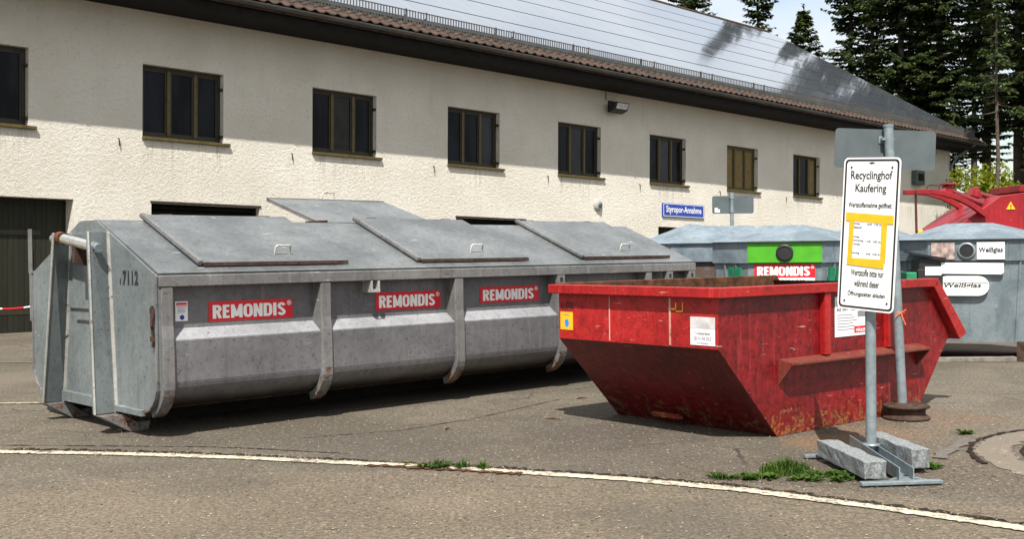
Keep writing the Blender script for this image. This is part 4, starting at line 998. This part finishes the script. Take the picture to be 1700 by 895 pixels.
# ------------------------------------------------------------------ red machine at the right
rmch = empty('red_baling_machine', (0,0,0), 0, 'bright red lifting machine with curved arms behind the right-hand bottle bank', 'machine')
Mr = Matrix.Identity(4)
def mk(name, fn, mat, par=rmch, bv=.008):
    m_ = MB(); fn(m_); return m_.build(name, mat, par, bv)
mk('side_panel', lambda q: q.prism([(7.14,1.50),(8.12,2.17),(8.33,2.32),(8.74,2.375),(10.9,2.40),(10.9,.35),(7.3,.35)], 'y', 19.0, 20.6), M['red_bright'])
def arm(q, y, dz=0., dxx=0.):
    pts_ = [(6.86,2.40),(7.10,2.40),(7.30,2.375),(7.55,2.30),(7.80,2.17),(8.05,1.98)]
    for a, b in zip(pts_[:-1], pts_[1:]): q.bar((a[0]+dxx,y,a[1]+dz), (b[0]+dxx,y,b[1]+dz), .11, .085)
mk('lifting_arm', lambda q: arm(q, 18.9), M['red_bright']); mk('lifting_arm', lambda q: arm(q, 20.2, .06, .25), M['red_bright'])
mk('hydraulic_cylinder', lambda q: (q.tube([(7.50,19.25,2.46),(8.13,19.25,2.20)], .05, 12), q.tube([(8.10,19.6,2.42),(8.55,19.6,2.30)], .045, 12)), plain('dark_red_paint', (.16,.012,.02), .5))
mk('arm_bracket', lambda q: (q.prism([(7.38,2.40),(7.58,2.38),(7.56,2.54),(7.50,2.54)], 'y', 19.1, 19.35), q.box(7.44,7.62,19.05,19.4,2.525,2.56)), M['red_bright'])
mk('arm_bracket', lambda q: q.prism([(7.98,2.36),(8.20,2.30),(8.14,2.50),(8.06,2.50)], 'y', 19.4, 19.6), M['red_bright'])
mk('prop_bar', lambda q: q.tube([(6.87,18.95,2.40),(6.90,18.97,1.2),(6.92,18.97,.0)], .022, 8), plain('dark_prop_paint', (.08,.01,.012), .6))
mk('yellow_reflector', lambda q: q.box(6.90,6.985,18.92,18.96,1.62,1.76), M['yellow'])
mk('grab_handle', lambda q: q.tube([(7.03,18.9,2.43),(7.06,18.9,2.50),(7.10,18.9,2.515),(7.22,18.9,2.51),(7.26,18.9,2.50),(7.24,18.9,2.43)], .012, 6), M['rust_dark'])
def tri(q):
    q.prism([(8.43,2.09),(8.58,2.09),(8.505,2.225)], 'y', 18.985, 18.998)
wt = mk('warning_triangle', tri, M['yellow'], rmch, 0); text('!', .022, .075, M['ink'], wt, face_y(8.505,18.983,2.135), bold=.02)
mk('machine_foot', lambda q: (q.box(7.4,7.6,19.1,20.4,0,.36), q.box(10.4,10.6,19.1,20.4,0,.36)), M['rust_dark'])
mk('top_box', lambda q: q.box(8.75,10.8,19.2,20.4,2.40,2.52), M['red_bright'])

# chain barrier before the garage door, left edge
cb = MB(); rn = random.Random(3)
pa, pb = Vector((-10.6,20.6,1.02)), Vector((-8.35,19.95,.86))
for i in range(15):
    a, b = pa.lerp(pb, i/15), pa.lerp(pb, (i+1)/15); s1 = -.16*math.sin(math.pi*i/15); s2 = -.16*math.sin(math.pi*(i+1)/15)
    cb.tube([a+Vector((0,0,s1-.25)), b+Vector((0,0,s2-.25))], .017, 6, (i//3) % 2)
cbo = cb.build('barrier_chain', [M['white'], M['signred']], None); tag(cbo, 'red and white plastic barrier chain hanging before the dark garage door', 'barrier chain')
for q, lb in ((pa, 'left post of the red and white chain, at the photo edge'), (pb, 'right post of the red and white chain, behind the grey container')):
    m_ = MB(); m_.tube([(0,0,0),(0,0,q.z+.02)], .03, 10); m_.tube([(0,0,0),(0,0,.04)], .14, 16); o = m_.build('barrier_post', M['galv'], None); o.location = (q.x,q.y,0); tag(o, 'thin grey '+lb, 'post', 'posts of the chain barrier')
m_ = MB(); m_.box(-12.5,-8.9,0,.10,0,.05); 

# ------------------------------------------------------------------ plants
def tuft(name, x, y, n, h, spread, label, seed, weeds=0, mat='grass'):
    rn = random.Random(seed); m_ = MB()
    for i in range(n):
        a = rn.uniform(0, 6.283); r_ = spread*rn.random()**.7; bx, by = r_*math.cos(a), r_*.55*math.sin(a)
        hh = h*rn.uniform(.45,1.)*(1-.5*(r_/spread)); la = rn.uniform(0, 6.283); ln = rn.uniform(.15,.75)*hh; w_ = rn.uniform(.003,.006)
        px2, py2 = -math.sin(la)*w_, math.cos(la)*w_
        mx2 = (bx+math.cos(la)*ln*.35, by+math.sin(la)*ln*.35, hh*.62); tp = (bx+math.cos(la)*ln, by+math.sin(la)*ln, hh)
        m_.add([(bx-px2,by-py2,0),(bx+px2,by+py2,0),(mx2[0]+px2*.8,mx2[1]+py2*.8,mx2[2]),(mx2[0]-px2*.8,mx2[1]-py2*.8,mx2[2]),tp], [(0,1,2,3),(3,2,4)])
    for i in range(int(weeds*.6)):      # broad leaves in little rosettes
        a = rn.uniform(0, 6.283); r_ = spread*rn.uniform(.2,1.); bx, by = r_*math.cos(a), r_*.5*math.sin(a)
        for q in range(6):
            la = rn.uniform(0, 6.283); ln = rn.uniform(.03,.075); w_ = ln*.28; z1 = rn.uniform(.004,.035); px2, py2 = -math.sin(la)*w_, math.cos(la)*w_; cx2, sx2 = math.cos(la)*ln, math.sin(la)*ln
            m_.add([(bx,by,.003),(bx+cx2*.5+px2,by+sx2*.5+py2,z1),(bx+cx2,by+sx2,z1*.8),(bx+cx2*.5-px2,by+sx2*.5-py2,z1)], [(0,1,2,3)])
    o = m_.build(name, M[mat], None, 0, False); o.location = (x,y,.002); return tag(o, label, 'plant', 'weeds growing from the cracks in the asphalt')
tuft('grass_tuft', -.53, 7.50, 80, .085, .11, 'leftmost and widest of the three little weed tufts growing on the white line', 1, 12)
tuft('grass_tuft', -.345, 7.46, 45, .09, .05, 'narrow middle one of the three little weed tufts on the white line', 2, 3)
tuft('grass_tuft', -.205, 7.42, 45, .085, .045, 'rightmost of the three little weed tufts on the white line', 3, 3)
tuft('grass_tuft', -.70, 7.60, 12, .05, .04, 'tiny sprig in the crack left of the weed tufts on the white line', 8, 2)
tuft('grass_tuft', 1.29, 7.02, 25, .06, .07, 'small sprig behind the white line, left of the tall grass tuft', 4, 5)
tuft('grass_tuft', 1.75, 7.16, 560, .135, .17, 'tall bright green grass tuft between the white line and the kerbstones', 5, 6)
tuft('weed_patch', 1.98, 7.02, 90, .05, .26, 'flat leafy weed patch between the tall grass tuft and the left kerbstone', 6, 60)
tuft('weed_patch', 1.52, 7.03, 60, .05, .16, 'small leafy weeds on the left side of the tall grass tuft', 9, 30)
tuft('weed_patch', 2.72, 7.27, 30, .07, .07, 'small bright weed right of the sign stand', 7, 12)
tuft('weed_patch', 3.50, 8.62, 20, .05, .06, 'tiny weed growing from the dark curved crack at the right', 10, 8)
def grit(name, label, n, fn, mats, seed, sz):
    rn = random.Random(seed); m_ = MB()
    for i in range(n):
        x, y = fn(rn); r_ = sz*rn.uniform(.4,1.2)**1.5; a = rn.uniform(0,6.28); vs = []
        for q in range(5): vs.append((x+r_*rn.uniform(.7,1.2)*math.cos(a+q*1.257), y+r_*rn.uniform(.7,1.2)*math.sin(a+q*1.257), .004))
        vs.append((x+rn.uniform(-.3,.3)*r_, y+rn.uniform(-.3,.3)*r_, .004+r_*rn.uniform(.4,.9)))
        m_.add(vs, [(q, (q+1) % 5, 5) for q in range(5)], rn.randrange(len(mats)))
    return tag(m_.build(name, mats, None, 0, False), label, 'grit', kind='stuff')
stn = [plain('tan_grit', (.26,.22,.16), .9), plain('grey_grit', (.16,.145,.12), .9), plain('dark_grit', (.05,.042,.034), .9), plain('brown_leaf_crumbs', (.13,.065,.03), .9)]
grit('loose_grit', 'loose grit and chippings strewn over the asphalt', 7000, lambda r: (r.uniform(-4.5,4.6), r.uniform(4.9,10.2)), stn, 31, .0065)
def near_line(r):
    i = r.randrange(1, len(LP)-2); f = r.random(); a, b = LP[i], LP[i+1]
    return a[0]+(b[0]-a[0])*f+r.gauss(0,.03), a[1]+(b[1]-a[1])*f+.075+r.gauss(0,.035)
grit('seam_debris', 'crumbs and small stones gathered along the seam behind the white line', 1800, near_line, stn[1:], 32, .007)
grit('stand_debris', 'soil crumbs and chippings round the sign stand and weeds', 1500, lambda r: (r.gauss(2.3,.75), r.gauss(7.0,.30)), stn[1:], 33, .007)
# litter / bark crumbs
rn = random.Random(5)
for i, (x, y, lb) in enumerate(((.28,9.62,'dark wood splinter lying left of the red skip'),(.62,10.9,'brown bark scrap beside the grey container shadow'),(-.55,9.05,'brown twig lying before the grey container'))):
    m_ = MB(); m_.tube([(0,0,.006),(.06,.01,.010),(.13,-.01,.006)], [.004,.008,.003], 5); o = m_.build('twig', M['rust'], None); o.location = (x,y,.0); o.rotation_euler = (0,0,i*.9-.3); tag(o, lb, 'twig')

# trees ---------------------------------------------------------------
def spruce_mesh(seed, Ht, Rm, base, dens=1.0, sparse=0.):
    rn = random.Random(seed); vs = []; fs = []; mi = []
    z = base
    while z < Ht-.15:
        t = (z-base)/(Ht-base); rad = Rm*((1-t)**.80)*(.72+.28*math.sin(z*1.7+seed))*min(1., .55+t*4)
        nb_ = rn.randint(5, 8)
        for b in range(nb_):
            if rn.random() < sparse: continue
            a = rn.uniform(0, 6.283); ln = rad*rn.uniform(.65,1.18)+.18; dr = -.28-.25*rn.random()+t*.5
            ca, sa = math.cos(a), math.sin(a); ns = int((9+ln*26)*dens)
            for q in range(ns):
                f = (q+rn.random())/ns; f = f**.75
                r_ = ln*f; zz = z+dr*r_*.75+.22*ln*f*f*(.9)
                sz = (.11+.15*rn.random())*(1.15-.4*f); side = rn.uniform(-1,1)*(.10+.26*ln*.3*(1-abs(f-.5)))
                cx_, cy_ = ca*r_-sa*side, sa*r_+ca*side
                aa = a+rn.uniform(-1.2,1.2); dz = -rn.uniform(.15,.95)
                d = Vector((math.cos(aa), math.sin(aa), dz)).normalized()*sz*1.5; s = Vector((-math.sin(aa+rn.uniform(-.6,.6)), math.cos(aa), rn.uniform(-.4,.4))).normalized()*sz*.42
                p = Vector((cx_, cy_, zz)); k = len(vs)
                vs += [p, p+d*.45+s, p+d, p+d*.5-s]; fs.append((k,k+1,k+2,k+3)); mi.append(1 if rn.random() < .30+.25*f else 0)
        z += (.20+.10*rn.random())*(1.15-.5*t)
    for i in range(10):      # leader tip
        p = Vector((0,0,Ht-.3+i*.05)); k = len(vs); a = rn.uniform(0,6.28); d = Vector((math.cos(a),math.sin(a),.8))*.18; s = Vector((-math.sin(a),math.cos(a),0))*.05
        vs += [p,p+d*.5+s,p+d,p+d*.5-s]; fs.append((k,k+1,k+2,k+3)); mi.append(0)
    me = D.meshes.new('crown'); me.from_pydata([tuple(v) for v in vs], [], fs); me.materials.append(M['needle_dark']); me.materials.append(M['needle'])
    me.polygons.foreach_set('material_index', mi); me.update(); return me
def spruce(x, y, Ht, Rm, base, label, seed, dens=1., sparse=0., bare=False, name='spruce_tree', zb=-.8):
    t = empty(name, (x,y,zb), random.uniform(0,6), label, 'tree', 'tall spruces behind the building')
    me = spruce_mesh(seed, Ht, Rm, base, dens, sparse); c = D.objects.new('crown', me); col.objects.link(c); c.parent = t
    m_ = MB(); rn = random.Random(seed)
    m_.tube([(rn.uniform(-.05,.05)*(i > 0), rn.uniform(-.05,.05)*(i > 0), Ht*.98*i/10) for i in range(11)], [((.15 if Ht == 15 else .26)*(1-i/10.5))*Ht/20+.01 for i in range(11)], 8)
    for q in range(26):
        z = base-.3*Ht*.3+rn.random()*(Ht-base)*.7+.2; a = rn.uniform(0,6.28); l_ = Rm*.8*rn.uniform(.3,1)*(1-max(0,(z-base))/(Ht-base))
        m_.tube([(0,0,z),(math.cos(a)*l_*.5,math.sin(a)*l_*.5,z-.12*l_),(math.cos(a)*l_,math.sin(a)*l_,z-.18*l_)], [.04,.025,.008], 5, 0, False)
    m_.build('trunk', M['bark'], t)
    return t
def px(x, d, z=0): return ((x-850)/1850*d, d)
TR = [ # px, depth, height, radius, base, density, sparse, label
 (1046, 64, 16.6, 1.6, 6, .8, .2, 'spruce just peeping over the roof ridge, leftmost of the row'),
 (1150, 88, 29.5, 5.6, 5, 1.0, .1, 'broad spruce above the ridge, second from the left'),
 (1262, 66, 21, 3.0, 5, .95, .2, 'thin ragged spruce above the ridge right of the broad one'),
 (1337, 60, 15.2, 2.7, 4, 1.2, .0, 'small pointed spruce whose whole tip shows above the roof'),
 (1415, 64, 23, 2.9, 5, 1.0, .12, 'ragged spruce right of the small pointed one'),
 (1497, 61, 25, 3.5, 6, 1.15, .05, 'dense dark spruce behind the roof slope, left of the thickest one'),
 (1562, 60, 26, 3.5, 7, 1.25, .0, 'thickest dense spruce above the roof end'),
 (1618, 68, 20, 2.4, 8.5, .8, .3, 'thin spruce with gaps right of the roof end'),
 (1693, 52, 24, 3.2, 8.0, 1.5, .0, 'dark heavy spruce at the right photo edge'),
 (1640, 58, 23, 2.8, 7.0, 1.1, .05, 'dense spruce behind the slender bare trunk'),
 (1530, 66, 25, 3.2, 6.0, 1.1, .05, 'dense spruce set back between the two thickest ones'),
 (1452, 69, 23, 2.8, 5.0, 1.0, .1, 'spruce set back between the ragged and the dense dark one'),
 (1762, 50, 24, 3.4, 1.5, 1.5, .0, 'spruce mostly outside the frame beyond the right edge'),
]
for i, (p, d, h_, r_, b_, de, sp_, lb) in enumerate(TR):
    x_, y_ = px(p, d); spruce(x_, y_, h_, r_, b_, lb, 20+i, de, sp_)
x_, y_ = px(1656, 46); spruce(x_, y_, 15, 1.0, 8.5, 'slender bare trunk with sparse twigs before the dark spruce at the right', 55, .5, .5)
x_, y_ = px(1584, 52); spruce(x_, y_, 9.5, 1.5, 3.2, 'crooked small tree at the corner of the building below the gutter end', 58, .5, .45)

def bush(name, x, y, rx, ry, h, n, mat, label, seed, leaf=.10, z0=0., cat='shrub', grp=None):
    rn = random.Random(seed); t = empty(name, (x,y,0), 0, label, cat, grp); m_ = MB(); cl = [(rn.uniform(-.6,.6)*rx, rn.uniform(-.6,.6)*ry, z0+(h-z0)*rn.uniform(.25,.78), rn.uniform(.30,.5)) for _ in range(12)]
    vs = []; fs = []
    for i in range(n):
        c = cl[rn.randrange(len(cl))]; a, e = rn.uniform(0,6.283), math.asin(rn.uniform(-1,1)); r_ = c[3]*(.55+.5*rn.random())
        p = Vector((c[0]+rx*r_*math.cos(a)*math.cos(e), c[1]+ry*r_*math.sin(a)*math.cos(e), max(.05, c[2]+(h-z0)*.5*r_*math.sin(e))))
        d = Vector((rn.uniform(-1,1),rn.uniform(-1,1),rn.uniform(-.8,1))).normalized()*leaf*rn.uniform(.6,1.3); s = d.cross(Vector((rn.uniform(-1,1),rn.uniform(-1,1),rn.uniform(-1,1)))).normalized()*leaf*.35
        k = len(vs); vs += [tuple(p),tuple(p+d*.5+s),tuple(p+d),tuple(p+d*.5-s)]; fs.append((k,k+1,k+2,k+3))
    me = D.meshes.new('crown'); me.from_pydata(vs, [], fs); me.materials.append(M[mat]); o = D.objects.new('crown', me); col.objects.link(o); o.parent = t
    for c in cl[:7]: m_.tube([(0,0,0),(c[0]*.4,c[1]*.4,c[2]*.5),(c[0],c[1],c[2])], [.06,.04,.015], 5)
    m_.build('trunk', M['bark'], t); return t
for i, (p, d, rx, h_, n, mt, lb) in enumerate((
    (1630, 47, 1.5, 5.2, 8500, 'leaf', 'sunlit yellow green young tree between the spruce trunks'),
    (1590, 60, 1.3, 4.6, 4000, 'leaf', 'smaller sunlit yellow green shrub beside the building corner'),
    (1596, 45, .9, 2.7, 4000, 'leaf_dark', 'dark shrub under the trees beside the building corner'),
    (1668, 50, 1.8, 3.6, 5000, 'leaf_dark', 'dark shrub behind the arms of the red machine'),
    (1740, 52, 2.6, 4.2, 5000, 'leaf_dark', 'dark shrub at the right photo edge behind the red machine'))):
    x_, y_ = px(p, d); bush('shrub', x_, y_, rx, 1.5, h_, n, mt, lb, 70+i, .16)
# far wood closing the view behind the yard
rn = random.Random(99); vs = []; fs = []
for i in range(16000):
    x_ = rn.uniform(8, 90); y_ = 95+rn.uniform(-4,4); top = 4.6+1.6*math.sin(x_*.5)+1.1*math.sin(x_*1.37+1); z_ = rn.uniform(-1, top)
    d = Vector((rn.uniform(-1,1),rn.uniform(-.5,.5),rn.uniform(-1,1))).normalized()*.6; s = Vector((rn.uniform(-1,1),0,rn.uniform(-1,1))).normalized()*.3
    p = Vector((x_,y_,z_)); k = len(vs); vs += [tuple(p),tuple(p+d*.5+s),tuple(p+d),tuple(p+d*.5-s)]; fs.append((k,k+1,k+2,k+3))
me = D.meshes.new('distant_wood'); me.from_pydata(vs, [], fs); me.materials.append(M['leaf_dark']); o = D.objects.new('distant_wood', me); col.objects.link(o); tag(o, 'low far-off wood beyond the yard at the right', 'wood', kind='stuff')

scene.render.resolution_x = 1024; scene.render.resolution_y = 540
scene.render.engine = 'CYCLES'
